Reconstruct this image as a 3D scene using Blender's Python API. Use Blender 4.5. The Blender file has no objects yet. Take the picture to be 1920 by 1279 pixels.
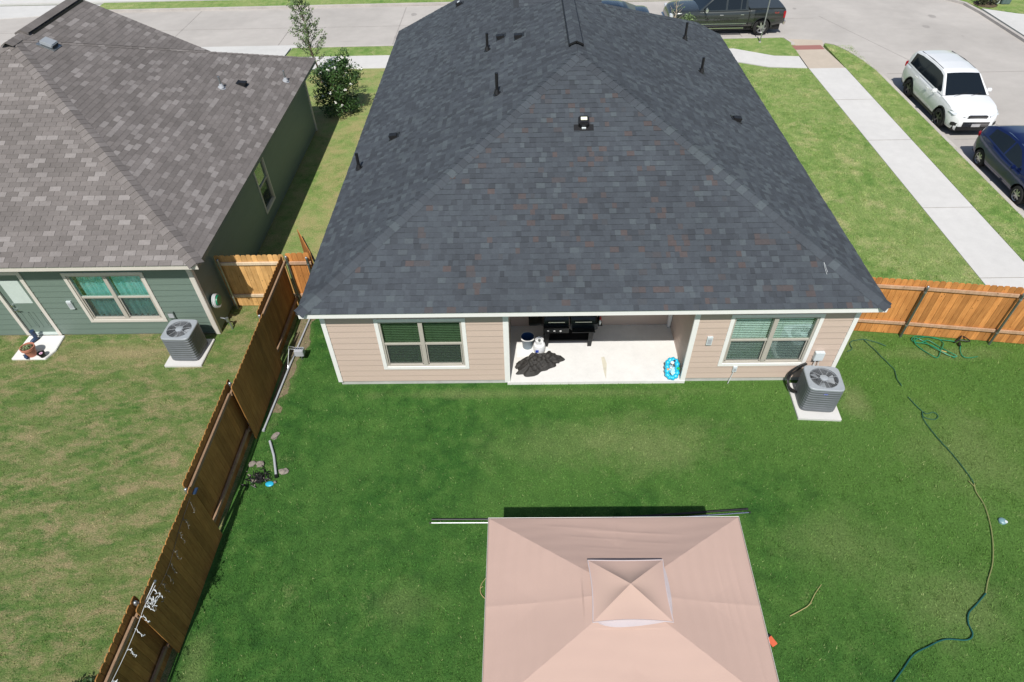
import bpy, bmesh, math, random
import numpy as np
from mathutils import Vector, Matrix
random.seed(7)
PI = math.pi
sc = bpy.context.scene
col = sc.collection

# ------------------------------------------------------------------ camera
cam_d = bpy.data.cameras.new("camera")
cam = bpy.data.objects.new("camera", cam_d); col.objects.link(cam)
sc.camera = cam
pitch, yaw, roll = 0.7772, 0.0239, -0.0274
fw = Vector((0, math.cos(pitch), -math.sin(pitch))); up = Vector((0, math.sin(pitch), math.cos(pitch))); rt = Vector((1, 0, 0))
c_, s_ = math.cos(roll), math.sin(roll)
rt, up = c_*rt + s_*up, -s_*rt + c_*up
Z_ = Matrix.Rotation(yaw, 3, 'Z'); rt, up, fw = Z_@rt, Z_@up, Z_@fw
m = Matrix((rt, up, -fw)).transposed().to_4x4(); m.translation = Vector((4.597, -10.777, 12.090))
cam.matrix_world = m
cam_d.sensor_width = 36; cam_d.lens = 1202.5/1920*36
cam_d.clip_start = 0.1; cam_d.clip_end = 500

# ------------------------------------------------------------------ sky + sun
w = bpy.data.worlds.new("World"); sc.world = w; w.use_nodes = True
nt = w.node_tree; nt.nodes.clear()
sky = nt.nodes.new('ShaderNodeTexSky'); sky.sky_type = 'NISHITA'; sky.sun_disc = False
sky.sun_elevation = math.radians(55.2); sky.sun_rotation = math.radians(186.6)
bg = nt.nodes.new('ShaderNodeBackground'); bg.inputs['Strength'].default_value = 0.085
wo = nt.nodes.new('ShaderNodeOutputWorld')
nt.links.new(sky.outputs[0], bg.inputs[0]); nt.links.new(bg.outputs[0], wo.inputs[0])
sd = bpy.data.lights.new("sun", 'SUN'); sd.energy = 4.6; sd.angle = math.radians(0.5); sd.color = (1, .955, .89)
so = bpy.data.objects.new("sun", sd); col.objects.link(so)
so.rotation_euler = Vector((.08, .69, -1)).to_track_quat('-Z', 'Y').to_euler(); so.location = (0, -20, 30)
sc.view_settings.view_transform = 'Standard'; sc.view_settings.look = 'None'
sc.view_settings.exposure = 0.0; sc.view_settings.gamma = 1
sc.render.engine = 'CYCLES'

# ------------------------------------------------------------------ helpers
def org(o):
    v = Vector((0, 0, 0))
    while o is not None:
        v += o.location; o = o.parent
    return v
def tag(o, label=None, cat=None, group=None, kind=None):
    if label: o['label'] = label
    if cat: o['category'] = cat
    if group: o['group'] = group
    if kind: o['kind'] = kind
    return o
def thing(name, label, cat, loc=(0, 0, 0), rz=0, group=None):
    o = bpy.data.objects.new(name, None); col.objects.link(o)
    o.location = loc; o.rotation_euler = (0, 0, rz); o.empty_display_size = .2
    return tag(o, label, cat, group)
def copy_tree(o, parent=None):
    c = o.copy(); col.objects.link(c); c.parent = parent
    for ch in list(o.children): copy_tree(ch, c)
    return c
class MB:
    def __init__(s): s.v = []; s.f = []; s.m = []; s.r = []; s.uv = None
    def add(s, vs, fs, mi=0, r=0.5):
        n = len(s.v); s.v += [tuple(p) for p in vs]
        for f in fs: s.f.append(tuple(i+n for i in f)); s.m.append(mi); s.r.append(r)
    def box(s, x0, y0, z0, x1, y1, z1, mi=0, r=0.5):
        s.add([(x0,y0,z0),(x1,y0,z0),(x1,y1,z0),(x0,y1,z0),(x0,y0,z1),(x1,y0,z1),(x1,y1,z1),(x0,y1,z1)],
              [(0,3,2,1),(4,5,6,7),(0,1,5,4),(1,2,6,5),(2,3,7,6),(3,0,4,7)], mi, r)
    def obox(s, c, a, b, d, mi=0, r=0.5):      # centre and three half-vectors
        c, a, b, d = Vector(c), Vector(a), Vector(b), Vector(d)
        P = [c-a-b-d, c+a-b-d, c+a+b-d, c-a+b-d, c-a-b+d, c+a-b+d, c+a+b+d, c-a+b+d]
        s.add(P, [(0,3,2,1),(4,5,6,7),(0,1,5,4),(1,2,6,5),(2,3,7,6),(3,0,4,7)], mi, r)
    def beam(s, p0, p1, wd, ht, upv=(0,0,1), mi=0, r=.5):
        p0, p1 = Vector(p0), Vector(p1); d = (p1-p0); L = d.length; d.normalize()
        side = d.cross(Vector(upv)).normalized(); u = side.cross(d).normalized()
        s.obox((p0+p1)/2, d*L/2, side*wd/2, u*ht/2, mi, r)
    def cyl(s, p0, p1, r0, r1=None, n=12, mi=0, cap=True, r=.5):
        if r1 is None: r1 = r0
        p0, p1 = Vector(p0), Vector(p1); d = (p1-p0).normalized()
        a = d.orthogonal().normalized(); b = d.cross(a)
        vs = []
        for k in range(n):
            t = 2*PI*k/n; q = a*math.cos(t)+b*math.sin(t)
            vs.append(p0+q*r0); vs.append(p1+q*r1)
        fs = [(2*k, 2*((k+1)%n), 2*((k+1)%n)+1, 2*k+1) for k in range(n)]
        if cap: fs.append(tuple(2*k for k in range(n))[::-1]); fs.append(tuple(2*k+1 for k in range(n)))
        s.add(vs, fs, mi, r)
    def tube(s, pts, rad, n=8, mi=0, r=.5, closed=False):
        pts = [Vector(p) for p in pts]; N = len(pts); vs = []; prev = None
        for i, p in enumerate(pts):
            if closed: d = pts[(i+1)%N]-pts[i-1]
            else: d = pts[min(i+1, N-1)]-pts[max(i-1, 0)]
            d.normalize()
            a = d.orthogonal() if prev is None else (prev - d*prev.dot(d))
            a.normalize(); prev = a; b = d.cross(a)
            rr = rad[i] if isinstance(rad, (list, tuple)) else rad
            for k in range(n):
                t = 2*PI*k/n; vs.append(p+(a*math.cos(t)+b*math.sin(t))*rr)
        fs = []
        for i in range(N if closed else N-1):
            j = (i+1) % N
            for k in range(n): fs.append((i*n+k, i*n+(k+1)%n, j*n+(k+1)%n, j*n+k))
        if not closed:
            fs.append(tuple(range(n))[::-1]); fs.append(tuple((N-1)*n+k for k in range(n)))
        s.add(vs, fs, mi, r)
    def lathe(s, prof, c=(0,0,0), axis='Z', n=24, mi=0, cap=False):
        vs = []; c = Vector(c)
        for (ra, h) in prof:
            for k in range(n):
                t = 2*PI*k/n; a, b = ra*math.cos(t), ra*math.sin(t)
                vs.append(c+Vector({'Z': (a, b, h), 'Y': (b, h, a), 'X': (h, a, b)}[axis]))
        fs = []
        for i in range(len(prof)-1):
            for k in range(n): fs.append((i*n+k, i*n+(k+1)%n, (i+1)*n+(k+1)%n, (i+1)*n+k))
        if cap:
            fs.append(tuple(range(n))[::-1]); fs.append(tuple((len(prof)-1)*n+k for k in range(n)))
        s.add(vs, fs, mi)
    def prism(s, poly, z0, z1, mi=0):
        n = len(poly); vs = [(x, y, z0) for x, y in poly]+[(x, y, z1) for x, y in poly]
        fs = [tuple(range(n))[::-1], tuple(range(n, 2*n))]+[(k, (k+1)%n, n+(k+1)%n, n+k) for k in range(n)]
        s.add(vs, fs, mi)
    def build(s, name, mats, parent=None, smooth=False, bevel=0, local=False, angle=40):
        me = bpy.data.meshes.new(name)
        O = Vector((0,0,0)) if local else org(parent)
        vs = [(x-O.x, y-O.y, z-O.z) for x, y, z in s.v]
        me.from_pydata(vs, [], s.f)
        if not isinstance(mats, (list, tuple)): mats = [mats]
        for q in mats: me.materials.append(q)
        me.polygons.foreach_set('material_index', s.m)
        at = me.attributes.new('rnd', 'FLOAT', 'FACE'); at.data.foreach_set('value', s.r)
        bm = bmesh.new(); bm.from_mesh(me)
        if bevel or smooth: bmesh.ops.remove_doubles(bm, verts=bm.verts, dist=1e-5)
        if len(s.f) < 60000: bmesh.ops.recalc_face_normals(bm, faces=bm.faces)
        if bevel:
            es = [e for e in bm.edges if len(e.link_faces) == 2 and e.calc_face_angle(0) > .6]
            bmesh.ops.bevel(bm, geom=es, offset=bevel, segments=2, affect='EDGES', clamp_overlap=True)
        bm.to_mesh(me); bm.free()
        if smooth:
            me.polygons.foreach_set('use_smooth', [True]*len(me.polygons))
            me.set_sharp_from_angle(angle=math.radians(angle))
        o = bpy.data.objects.new(name, me); col.objects.link(o); o.parent = parent
        return o
def struct(name, mb, mat, **k):
    o = mb.build(name, mat, None, **k); o['kind'] = 'structure'; return o
def fbm(x, y, seed=0):
    return (math.sin(x*1.7+seed)+math.sin(y*2.3+seed*1.3+x)+math.sin((x+y)*3.1+seed*2.1)*.5)/2.5
def catmull(P, k=6, closed=False):
    P = [Vector(p) for p in P]; out = []; n = len(P)
    for i in range(n if closed else n-1):
        if closed: a, b, c, d = P[i-1], P[i], P[(i+1)%n], P[(i+2)%n]
        else: a, b, c, d = P[max(i-1,0)], P[i], P[i+1], P[min(i+2,n-1)]
        for j in range(k):
            t = j/k
            out.append(.5*((2*b)+(c-a)*t+(2*a-5*b+4*c-d)*t*t+(3*b-a-3*c+d)*t**3))
    if not closed: out.append(P[-1])
    return out

# ------------------------------------------------------------------ materials
def N(nt, t, **k):
    n = nt.nodes.new(t)
    for a, b in k.items(): setattr(n, a, b)
    return n
def newmat(name):
    m = bpy.data.materials.new(name); m.use_nodes = True; nt = m.node_tree
    b = nt.nodes['Principled BSDF']; return m, nt, b, nt.links
def ramp(nt, fac, stops, interp='LINEAR'):
    r = N(nt, 'ShaderNodeValToRGB'); cr = r.color_ramp; cr.interpolation = interp
    while len(cr.elements) < len(stops): cr.elements.new(.5)
    for e, (p, c) in zip(cr.elements, stops):
        e.position = p; e.color = (c[0], c[1], c[2], 1)
    nt.links.new(fac, r.inputs[0]); return r.outputs[0]
def noise(nt, vec, scale, detail=4, rough=.55, dist=0):
    n = N(nt, 'ShaderNodeTexNoise'); n.inputs['Scale'].default_value = scale; n.inputs['Detail'].default_value = detail
    n.inputs['Roughness'].default_value = rough; n.inputs['Distortion'].default_value = dist
    if vec is not None: nt.links.new(vec, n.inputs['Vector'])
    return n.outputs[0]
def mixc(nt, fac, a, b, mode='MIX'):
    n = N(nt, 'ShaderNodeMix', data_type='RGBA', blend_type=mode)
    for i, v in ((0, fac), (6, a), (7, b)):
        if isinstance(v, (int, float)): n.inputs[i].default_value = v
        elif isinstance(v, tuple): n.inputs[i].default_value = (v[0], v[1], v[2], 1)
        else: nt.links.new(v, n.inputs[i])
    return n.outputs[2]
def math_(nt, op, a, b=None, c=None):
    n = N(nt, 'ShaderNodeMath', operation=op)
    for i, v in enumerate((a, b, c)):
        if v is None: continue
        if isinstance(v, (int, float)): n.inputs[i].default_value = v
        else: nt.links.new(v, n.inputs[i])
    return n.outputs[0]
def pmat(name, c, rough=.6, metal=0, var=.12, scale=6, bump=0, bscale=80, spec=.5, coat=0, rnd=0, stretch=None):
    m, nt, b, L = newmat(name)
    tc = N(nt, 'ShaderNodeTexCoord'); v = tc.outputs['Object']
    if stretch:
        mp = N(nt, 'ShaderNodeMapping'); mp.inputs['Scale'].default_value = stretch; L.new(v, mp.inputs[0]); v = mp.outputs[0]
    nz = noise(nt, v, scale, 5)
    cc = ramp(nt, nz, [(.25, tuple(x*(1-var) for x in c)), (.75, tuple(min(1, x*(1+var)) for x in c))])
    if rnd:
        at = N(nt, 'ShaderNodeAttribute', attribute_name='rnd')
        mul = math_(nt, 'MULTIPLY_ADD', at.outputs['Fac'], rnd, 1-rnd/2)
        hs = N(nt, 'ShaderNodeHueSaturation'); L.new(cc, hs.inputs['Color']); L.new(mul, hs.inputs['Value']); cc = hs.outputs[0]
    L.new(cc, b.inputs['Base Color'])
    b.inputs['Roughness'].default_value = rough; b.inputs['Metallic'].default_value = metal
    b.inputs['Specular IOR Level'].default_value = spec
    if coat: b.inputs['Coat Weight'].default_value = coat; b.inputs['Coat Roughness'].default_value = .05
    if bump:
        bp = N(nt, 'ShaderNodeBump'); bp.inputs['Strength'].default_value = bump; bp.inputs['Distance'].default_value = .02
        L.new(noise(nt, tc.outputs['Object'], bscale, 4), bp.inputs['Height']); L.new(bp.outputs[0], b.inputs['Normal'])
    return m
def shingle_mat(name, stops, grain=.25):
    m, nt, b, L = newmat(name)
    at = N(nt, 'ShaderNodeAttribute', attribute_name='rnd')
    tc = N(nt, 'ShaderNodeTexCoord')
    c = ramp(nt, at.outputs['Fac'], stops)
    g = noise(nt, tc.outputs['Object'], 220, 3, .7)
    big = noise(nt, tc.outputs['Object'], .7, 4, .6)
    mid = noise(nt, tc.outputs['Object'], 16, 5, .7)
    mul = math_(nt, 'MULTIPLY_ADD', g, grain*2, 1-grain)
    mul = math_(nt, 'MULTIPLY', math_(nt, 'MULTIPLY', mul, math_(nt, 'MULTIPLY_ADD', big, .5, .75)), math_(nt, 'MULTIPLY_ADD', mid, .5, .75))
    hs = N(nt, 'ShaderNodeHueSaturation'); L.new(c, hs.inputs['Color']); L.new(mul, hs.inputs['Value'])
    L.new(hs.outputs[0], b.inputs['Base Color']); b.inputs['Roughness'].default_value = .85
    b.inputs['Specular IOR Level'].default_value = .35
    bp = N(nt, 'ShaderNodeBump'); bp.inputs['Strength'].default_value = .5; bp.inputs['Distance'].default_value = .004
    L.new(g, bp.inputs['Height']); L.new(bp.outputs[0], b.inputs['Normal'])
    return m
def grass_mat(name, g1, g2, g3, dry, dryamt, seed=0, streak=False, patches=(), blade=False, dscale=.55, warm=None):
    m, nt, b, L = newmat(name)
    tc = N(nt, 'ShaderNodeTexCoord'); v = tc.outputs['Object']
    mp = N(nt, 'ShaderNodeMapping'); mp.inputs['Location'].default_value = (seed*3.7, seed*1.9, 0)
    if streak: mp.inputs['Scale'].default_value = (1, 1.9, 1); mp.inputs['Rotation'].default_value = (0, 0, -.25)
    mp.inputs['Scale'].default_value[2] = 0
    L.new(v, mp.inputs[0]); q = mp.outputs[0]
    big = noise(nt, q, dscale*.7, 5, .6, .2)
    med = noise(nt, q, 2.6, 6, .62, .3)
    fine = noise(nt, q, 26, 4, .7)
    vfine = noise(nt, v, 110, 2, .7)
    c = ramp(nt, med, [(.34, g1), (.5, g2), (.68, g3)])
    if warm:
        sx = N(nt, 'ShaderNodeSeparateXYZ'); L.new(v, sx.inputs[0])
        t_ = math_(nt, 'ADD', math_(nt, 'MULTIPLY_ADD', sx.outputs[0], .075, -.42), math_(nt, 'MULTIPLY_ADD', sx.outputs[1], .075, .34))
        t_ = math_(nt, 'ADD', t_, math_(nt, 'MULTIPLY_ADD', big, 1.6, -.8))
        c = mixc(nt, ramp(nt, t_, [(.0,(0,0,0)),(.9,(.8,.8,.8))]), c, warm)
    c = mixc(nt, math_(nt, 'MULTIPLY', ramp(nt, big, [(.38, (0,0,0)), (.66, (1,1,1))]), .6), c, g3)
    dn = noise(nt, q, dscale*2.1, 9, .76, .25)
    dm = ramp(nt, math_(nt, 'ADD', math_(nt, 'MULTIPLY', dn, .72), math_(nt, 'MULTIPLY', fine, .28)), [(.60-dryamt*.22, (0,0,0)), (.70-dryamt*.16, (1,1,1))])
    fac = math_(nt, 'MULTIPLY', dm, .85)
    for (px, py, rx, ry, amt) in patches:
        vm = N(nt, 'ShaderNodeMapping'); vm.vector_type = 'POINT'
        vm.inputs['Location'].default_value = (-px/rx, -py/ry, 0); vm.inputs['Scale'].default_value = (1/rx, 1/ry, 0); L.new(v, vm.inputs[0])
        ln = N(nt, 'ShaderNodeVectorMath', operation='LENGTH'); L.new(vm.outputs[0], ln.inputs[0])
        d = math_(nt, 'ADD', ln.outputs['Value'], math_(nt, 'MULTIPLY_ADD', dn, 2.4, -1.2))
        k = ramp(nt, d, [(.2, (amt,)*3), (1.0, (0,0,0))])
        fac = math_(nt, 'MAXIMUM', fac, math_(nt, 'MULTIPLY', k, math_(nt, 'MULTIPLY_ADD', fine, 1.2, .35)))
    c = mixc(nt, math_(nt, 'MINIMUM', fac, 1.0), c, dry)
    k = math_(nt, 'MULTIPLY_ADD', fine, 1.5, .25)
    k = math_(nt, 'MULTIPLY', k, math_(nt, 'MULTIPLY_ADD', vfine, 1.3, .35))
    if blade:
        at = N(nt, 'ShaderNodeAttribute', attribute_name='rnd'); k = math_(nt, 'MULTIPLY', math_(nt,'MULTIPLY_ADD', at.outputs['Fac'], 1.0, .70), k)
        c = mixc(nt, ramp(nt, at.outputs['Fac'], [(.962,(0,0,0)),(.975,(.6,.6,.6))]), c, (.28,.29,.14))
    hs = N(nt, 'ShaderNodeHueSaturation'); L.new(c, hs.inputs['Color']); L.new(k, hs.inputs['Value'])
    L.new(hs.outputs[0], b.inputs['Base Color']); b.inputs['Roughness'].default_value = .8; b.inputs['Specular IOR Level'].default_value = .15
    if not blade:
        bp = N(nt, 'ShaderNodeBump'); bp.inputs['Strength'].default_value = .8; bp.inputs['Distance'].default_value = .03
        L.new(math_(nt, 'ADD', fine, vfine), bp.inputs['Height']); L.new(bp.outputs[0], b.inputs['Normal'])
    return m
def concrete_mat(name, c, stain=.12, scale=.6, crack=0):
    m, nt, b, L = newmat(name)
    tc = N(nt, 'ShaderNodeTexCoord'); v = tc.outputs['Object']
    a = noise(nt, v, scale, 6, .6, .4); f = noise(nt, v, 40, 4, .7); md = noise(nt, v, scale*6, 5, .6)
    cc = ramp(nt, a, [(.3, tuple(x*(1-stain) for x in c)), (.7, tuple(x*(1+stain*.5) for x in c))])
    k = math_(nt, 'MULTIPLY', math_(nt, 'MULTIPLY_ADD', f, .16, .92), math_(nt, 'MULTIPLY_ADD', md, .2, .9))
    hs = N(nt, 'ShaderNodeHueSaturation'); L.new(cc, hs.inputs['Color']); L.new(k, hs.inputs['Value']); o = hs.outputs[0]
    if crack:
        mp = N(nt, 'ShaderNodeMapping'); mp.inputs['Scale'].default_value = (.25, 2.5, 1); L.new(v, mp.inputs[0])
        s = noise(nt, mp.outputs[0], 1.4, 6, .7, .6)
        o = mixc(nt, math_(nt, 'MULTIPLY', ramp(nt, s, [(.60, (0,0,0)), (.75, (1,1,1))]), crack), o, tuple(x*.72 for x in c))
    L.new(o, b.inputs['Base Color']); b.inputs['Roughness'].default_value = .85; b.inputs['Specular IOR Level'].default_value = .25
    bp = N(nt, 'ShaderNodeBump'); bp.inputs['Strength'].default_value = .25; bp.inputs['Distance'].default_value = .005
    L.new(f, bp.inputs['Height']); L.new(bp.outputs[0], b.inputs['Normal'])
    return m
def wood_mat(name, c1, c2, rnd=.5, knots=True):
    m, nt, b, L = newmat(name)
    tc = N(nt, 'ShaderNodeTexCoord'); at = N(nt, 'ShaderNodeAttribute', attribute_name='rnd')
    mp = N(nt, 'ShaderNodeMapping'); mp.inputs['Scale'].default_value = (14, 14, 1.2); L.new(tc.outputs['Object'], mp.inputs[0])
    cx = N(nt, 'ShaderNodeCombineXYZ'); L.new(math_(nt, 'MULTIPLY', at.outputs['Fac'], 37), cx.inputs[2])
    va = N(nt, 'ShaderNodeVectorMath', operation='ADD'); L.new(mp.outputs[0], va.inputs[0]); L.new(cx.outputs[0], va.inputs[1])
    g = noise(nt, va.outputs[0], 2.2, 6, .65, .5); blot = noise(nt, tc.outputs['Object'], 2.4, 5, .6)
    c = ramp(nt, g, [(.3, c1), (.68, c2)])
    k = math_(nt, 'MULTIPLY', math_(nt, 'MULTIPLY_ADD', at.outputs['Fac'], rnd, 1-rnd/2), math_(nt, 'MULTIPLY_ADD', blot, .7, .65))
    hs = N(nt, 'ShaderNodeHueSaturation'); L.new(c, hs.inputs['Color']); L.new(k, hs.inputs['Value']); o = hs.outputs[0]
    if knots:
        vo = N(nt, 'ShaderNodeTexVoronoi'); vo.inputs['Scale'].default_value = 3.2
        mp2 = N(nt, 'ShaderNodeMapping'); mp2.inputs['Scale'].default_value = (2.2, 2.2, 1.2); L.new(tc.outputs['Object'], mp2.inputs[0]); L.new(mp2.outputs[0], vo.inputs['Vector'])
        kk = ramp(nt, vo.outputs['Distance'], [(.05, (.8,.8,.8)), (.12, (0,0,0))])
        o = mixc(nt, kk, o, tuple(x*.35 for x in c1))
    L.new(o, b.inputs['Base Color']); b.inputs['Roughness'].default_value = .75; b.inputs['Specular IOR Level'].default_value = .2
    bp = N(nt, 'ShaderNodeBump'); bp.inputs['Strength'].default_value = .3; bp.inputs['Distance'].default_value = .004
    L.new(g, bp.inputs['Height']); L.new(bp.outputs[0], b.inputs['Normal'])
    return m
def glass_mat(name, tint, refl=.12, rough=.02):
    m, nt, b, L = newmat(name); nt.nodes.remove(b)
    out = nt.nodes['Material Output']
    t = N(nt, 'ShaderNodeBsdfTransparent'); t.inputs[0].default_value = (*tint, 1)
    g = N(nt, 'ShaderNodeBsdfGlossy'); g.inputs[0].default_value = (.9, 1, .97, 1); g.inputs['Roughness'].default_value = rough
    lw = N(nt, 'ShaderNodeLayerWeight'); lw.inputs[0].default_value = .25
    f = math_(nt, 'ADD', math_(nt, 'MULTIPLY', lw.outputs['Fresnel'], .5), refl)
    mx = N(nt, 'ShaderNodeMixShader'); L.new(f, mx.inputs[0]); L.new(t.outputs[0], mx.inputs[1]); L.new(g.outputs[0], mx.inputs[2])
    L.new(mx.outputs[0], out.inputs[0]); return m

M = {}
M['road'] = concrete_mat('road_concrete', (.455, .432, .405), .13, .25, .65)
M['walk'] = concrete_mat('walk_concrete', (.60, .595, .58), .05, .5)
M['curb'] = concrete_mat('curb_concrete', (.50, .47, .44), .15, 1.2)
M['patio'] = concrete_mat('patio_concrete', (.73, .725, .71), .05, .8)
M['slab'] = concrete_mat('slab_concrete', (.52, .52, .50), .15, 2)
M['ramp'] = concrete_mat('ramp_concrete', (.50, .435, .36), .06, .5)
M['drive'] = concrete_mat('drive_concrete', (.58, .58, .565), .05, .4)
M['redpad'] = pmat('red_paver', (.33, .15, .13), .8, var=.1, scale=20, bump=.3)
M['siding'] = pmat('tan_siding', (.56, .445, .375), .55, var=.03, scale=3, stretch=(.5,.5,6), bump=.05, bscale=30, rnd=.04)
M['gsiding'] = pmat('green_siding', (.150, .205, .175), .5, var=.05, scale=3, stretch=(.5,.5,6), bump=.05, bscale=30, rnd=.05)
M['gsiding2'] = pmat('green_trim', (.130, .17, .15), .5, var=.05)
M['white'] = pmat('white_trim', (.84, .84, .82), .45, var=.03)
M['cream'] = pmat('cream_trim', (.64, .605, .55), .5, var=.04)
M['vinyl'] = pmat('taupe_vinyl', (.46, .43, .38), .45, var=.04)
M['soffit'] = pmat('soffit_white', (.7, .7, .68), .6, var=.04)
M['dark'] = pmat('dark_room', (.012, .014, .014), .9, var=.2)
M['black'] = pmat('black_plastic', (.012, .012, .013), .45, var=.2)
M['blackmetal'] = pmat('black_metal', (.018, .019, .021), .4, metal=.3, var=.3, scale=12)
M['roof'] = shingle_mat('charcoal_shingles', [(0, (.042,.049,.058)), (.3, (.053,.062,.074)), (.6, (.063,.075,.088)), (.76, (.080,.097,.108)), (.82, (.057,.065,.075)), (.88, (.072,.064,.066)), (1, (.083,.067,.066))], .30)
M['groof'] = shingle_mat('grey_brown_shingles', [(0, (.140,.127,.120)), (.4, (.165,.150,.143)), (.74, (.184,.167,.159)), (.84, (.212,.195,.187)), (1, (.262,.243,.234))], .20)
M['wood'] = wood_mat('cedar_fence', (.42, .165, .045), (.60, .275, .085))
M['woodg'] = wood_mat('pine_fence', (.55, .30, .10), (.72, .44, .18))
M['woodd'] = wood_mat('stained_fence', (.27, .120, .033), (.40, .205, .062), .35, False)
M['rail'] = wood_mat('fence_rail', (.40, .24, .14), (.55, .37, .25), .2)
M['raill'] = wood_mat('pale_rail', (.60, .47, .32), (.75, .62, .46), .2)
M['galv'] = pmat('galvanised', (.42, .45, .46), .35, metal=.8, var=.15, scale=8)
M['post'] = pmat('post_green_grey', (.16, .19, .17), .35, metal=.6, var=.15, scale=8)
M['acgrey'] = pmat('ac_grey', (.32, .35, .38), .5, var=.05)
M['acside'] = pmat('ac_side', (.155, .17, .185), .45, metal=.2, var=.08)
M['pvc'] = pmat('grey_pvc', (.42, .44, .47), .4, var=.08)
M['pvcl'] = pmat('pale_box', (.62, .68, .70), .4, var=.05)
M['grill'] = pmat('grill_steel', (.016, .022, .028), .3, metal=.4, var=.3, scale=10)
M['chrome'] = pmat('chrome', (.75, .76, .78), .18, metal=1, var=.05)
M['cover'] = pmat('black_cover', (.030, .028, .026), .7, var=.25, scale=9, bump=.4, bscale=20)
M['canopy'] = pmat('beige_canopy', (.555, .398, .335), .85, var=.02, scale=2, bump=.10, bscale=3)
_nt = M['canopy'].node_tree; _b = _nt.nodes['Principled BSDF']; _t = N(_nt, 'ShaderNodeBsdfTranslucent'); _t.inputs[0].default_value = (.60,.42,.34,1)
_m = N(_nt, 'ShaderNodeMixShader'); _m.inputs[0].default_value = .15; _nt.links.new(_b.outputs[0], _m.inputs[1]); _nt.links.new(_t.outputs[0], _m.inputs[2]); _nt.links.new(_m.outputs[0], _nt.nodes['Material Output'].inputs[0])
M['canopy_w'] = pmat('white_netting', (.50, .44, .45), .8, var=.03)
M['hose'] = pmat('green_hose', (.012, .20, .10), .4, var=.25)
M['hosed'] = pmat('dark_green_hose', (.028, .105, .060), .45, var=.35, scale=3)
M['hosey'] = pmat('faded_hose', (.24, .25, .10), .5, var=.2, scale=3)
M['red'] = pmat('red_paint', (.55, .03, .03), .4)
M['orange'] = pmat('orange_plastic', (.72, .15, .07), .5)
M['blue'] = pmat('cyan_plastic', (.03, .42, .62), .35)
M['bluet'] = pmat('turquoise_vinyl', (.02, .48, .72), .3, var=.25, scale=20)
M['navy'] = pmat('navy_rubber', (.02, .045, .10), .45)
M['bucket'] = pmat('bucket_blue', (.02, .07, .20), .35)
M['bucketo'] = pmat('bucket_grey', (.17, .22, .26), .4)
M['tank'] = pmat('tank_white', (.78, .79, .80), .35)
M['terra'] = pmat('terracotta', (.50, .20, .13), .75, var=.12, scale=14)
M['soil'] = pmat('soil', (.12, .085, .05), .95, var=.4, scale=30, bump=.5)
M['stone'] = pmat('pale_stone', (.25, .22, .19), .9, var=.35, scale=14, bump=.4)
M['leaf'] = pmat('leaf_green', (.034, .085, .016), .6, var=.3, rnd=.9)
M['leafl'] = pmat('leaf_light', (.14, .21, .085), .6, var=.3, rnd=.9)
M['flower'] = pmat('white_petal', (.80, .80, .74), .6, var=.05)
M['bark'] = pmat('bark', (.16, .12, .09), .9, var=.3, scale=25)
M['barkp'] = pmat('pale_bark', (.42, .36, .28), .9, var=.2, scale=25)
M['glassd'] = glass_mat('window_glass_dark', (.71, .79, .71), .02)
M['glassg'] = glass_mat('window_glass_green', (.92, .99, .97), .03)
M['glassc'] = glass_mat('window_glass_teal', (.87, .985, .98), .03)
M['screen'], _nt, _b, _L = newmat('insect_screen')
_b.inputs['Base Color'].default_value = (.06,.07,.075,1); _b.inputs['Roughness'].default_value = .9; _b.inputs['Alpha'].default_value = .22
M['blind'] = pmat('white_blind', (.80, .84, .80), .5, var=.04)
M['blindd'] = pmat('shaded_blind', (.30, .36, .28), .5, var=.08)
M['curtain'] = pmat('teal_curtain', (.48, .80, .80), .8, var=.15, scale=4)
M['frost'] = pmat('frosted_pane', (.55, .63, .60), .25, var=.05)
M['tyre'] = pmat('tyre', (.018, .018, .018), .85, var=.15)
M['rim'] = pmat('alloy_rim', (.55, .55, .56), .3, metal=.8)
M['rimd'] = pmat('dark_rim', (.10, .10, .11), .3, metal=.7)
M['carwhite'] = pmat('car_white', (.80, .82, .83), .3, var=.01, coat=.8)
M['carblue'] = pmat('car_blue', (.005, .014, .085), .3, metal=.3, var=.03, coat=1)
M['cargrey'] = pmat('truck_grey', (.050, .058, .056), .3, metal=.5, var=.03, coat=1)
M['cardark'] = pmat('car_dark_blue', (.016, .030, .050), .3, metal=.3, var=.03, coat=1)
M['carglass'] = pmat('car_glass', (.008, .012, .016), .06, var=.02, spec=.6)
M['lamp'] = pmat('lamp_lens', (.62, .66, .70), .12, var=.1)
M['taillamp'] = pmat('tail_lens', (.38, .012, .02), .15, var=.1)
M['plate'] = pmat('plate', (.5, .5, .52), .4)
M['logo'] = pmat('logo_blue', (.02, .06, .42), .4)
M['solar'] = pmat('solar_lens', (.92, .95, .70), .2)
M['wirew'] = pmat('white_wire', (.62, .65, .66), .4, var=.1)
M['wired'] = pmat('dark_wire', (.05, .045, .04), .6)
M['acwire'] = pmat('guard_wire', (.34,.36,.38), .4)
M['acwell'] = pmat('fan_well', (.055,.06,.068), .6)
M['raild'] = wood_mat('brown_rail', (.24,.15,.09), (.34,.23,.15), .2)
M['dimbulb'] = pmat('dim_bulb',(.12,.11,.09),.4)
M['box'] = pmat('utility_green', (.10, .15, .15), .5)
M['mulch'] = pmat('mulch', (.10, .075, .045), .95, var=.4, scale=20, bump=.6)
M['dirt'] = pmat('bare_dirt', (.20, .16, .10), .95, var=.3, scale=12, bump=.4)

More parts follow.
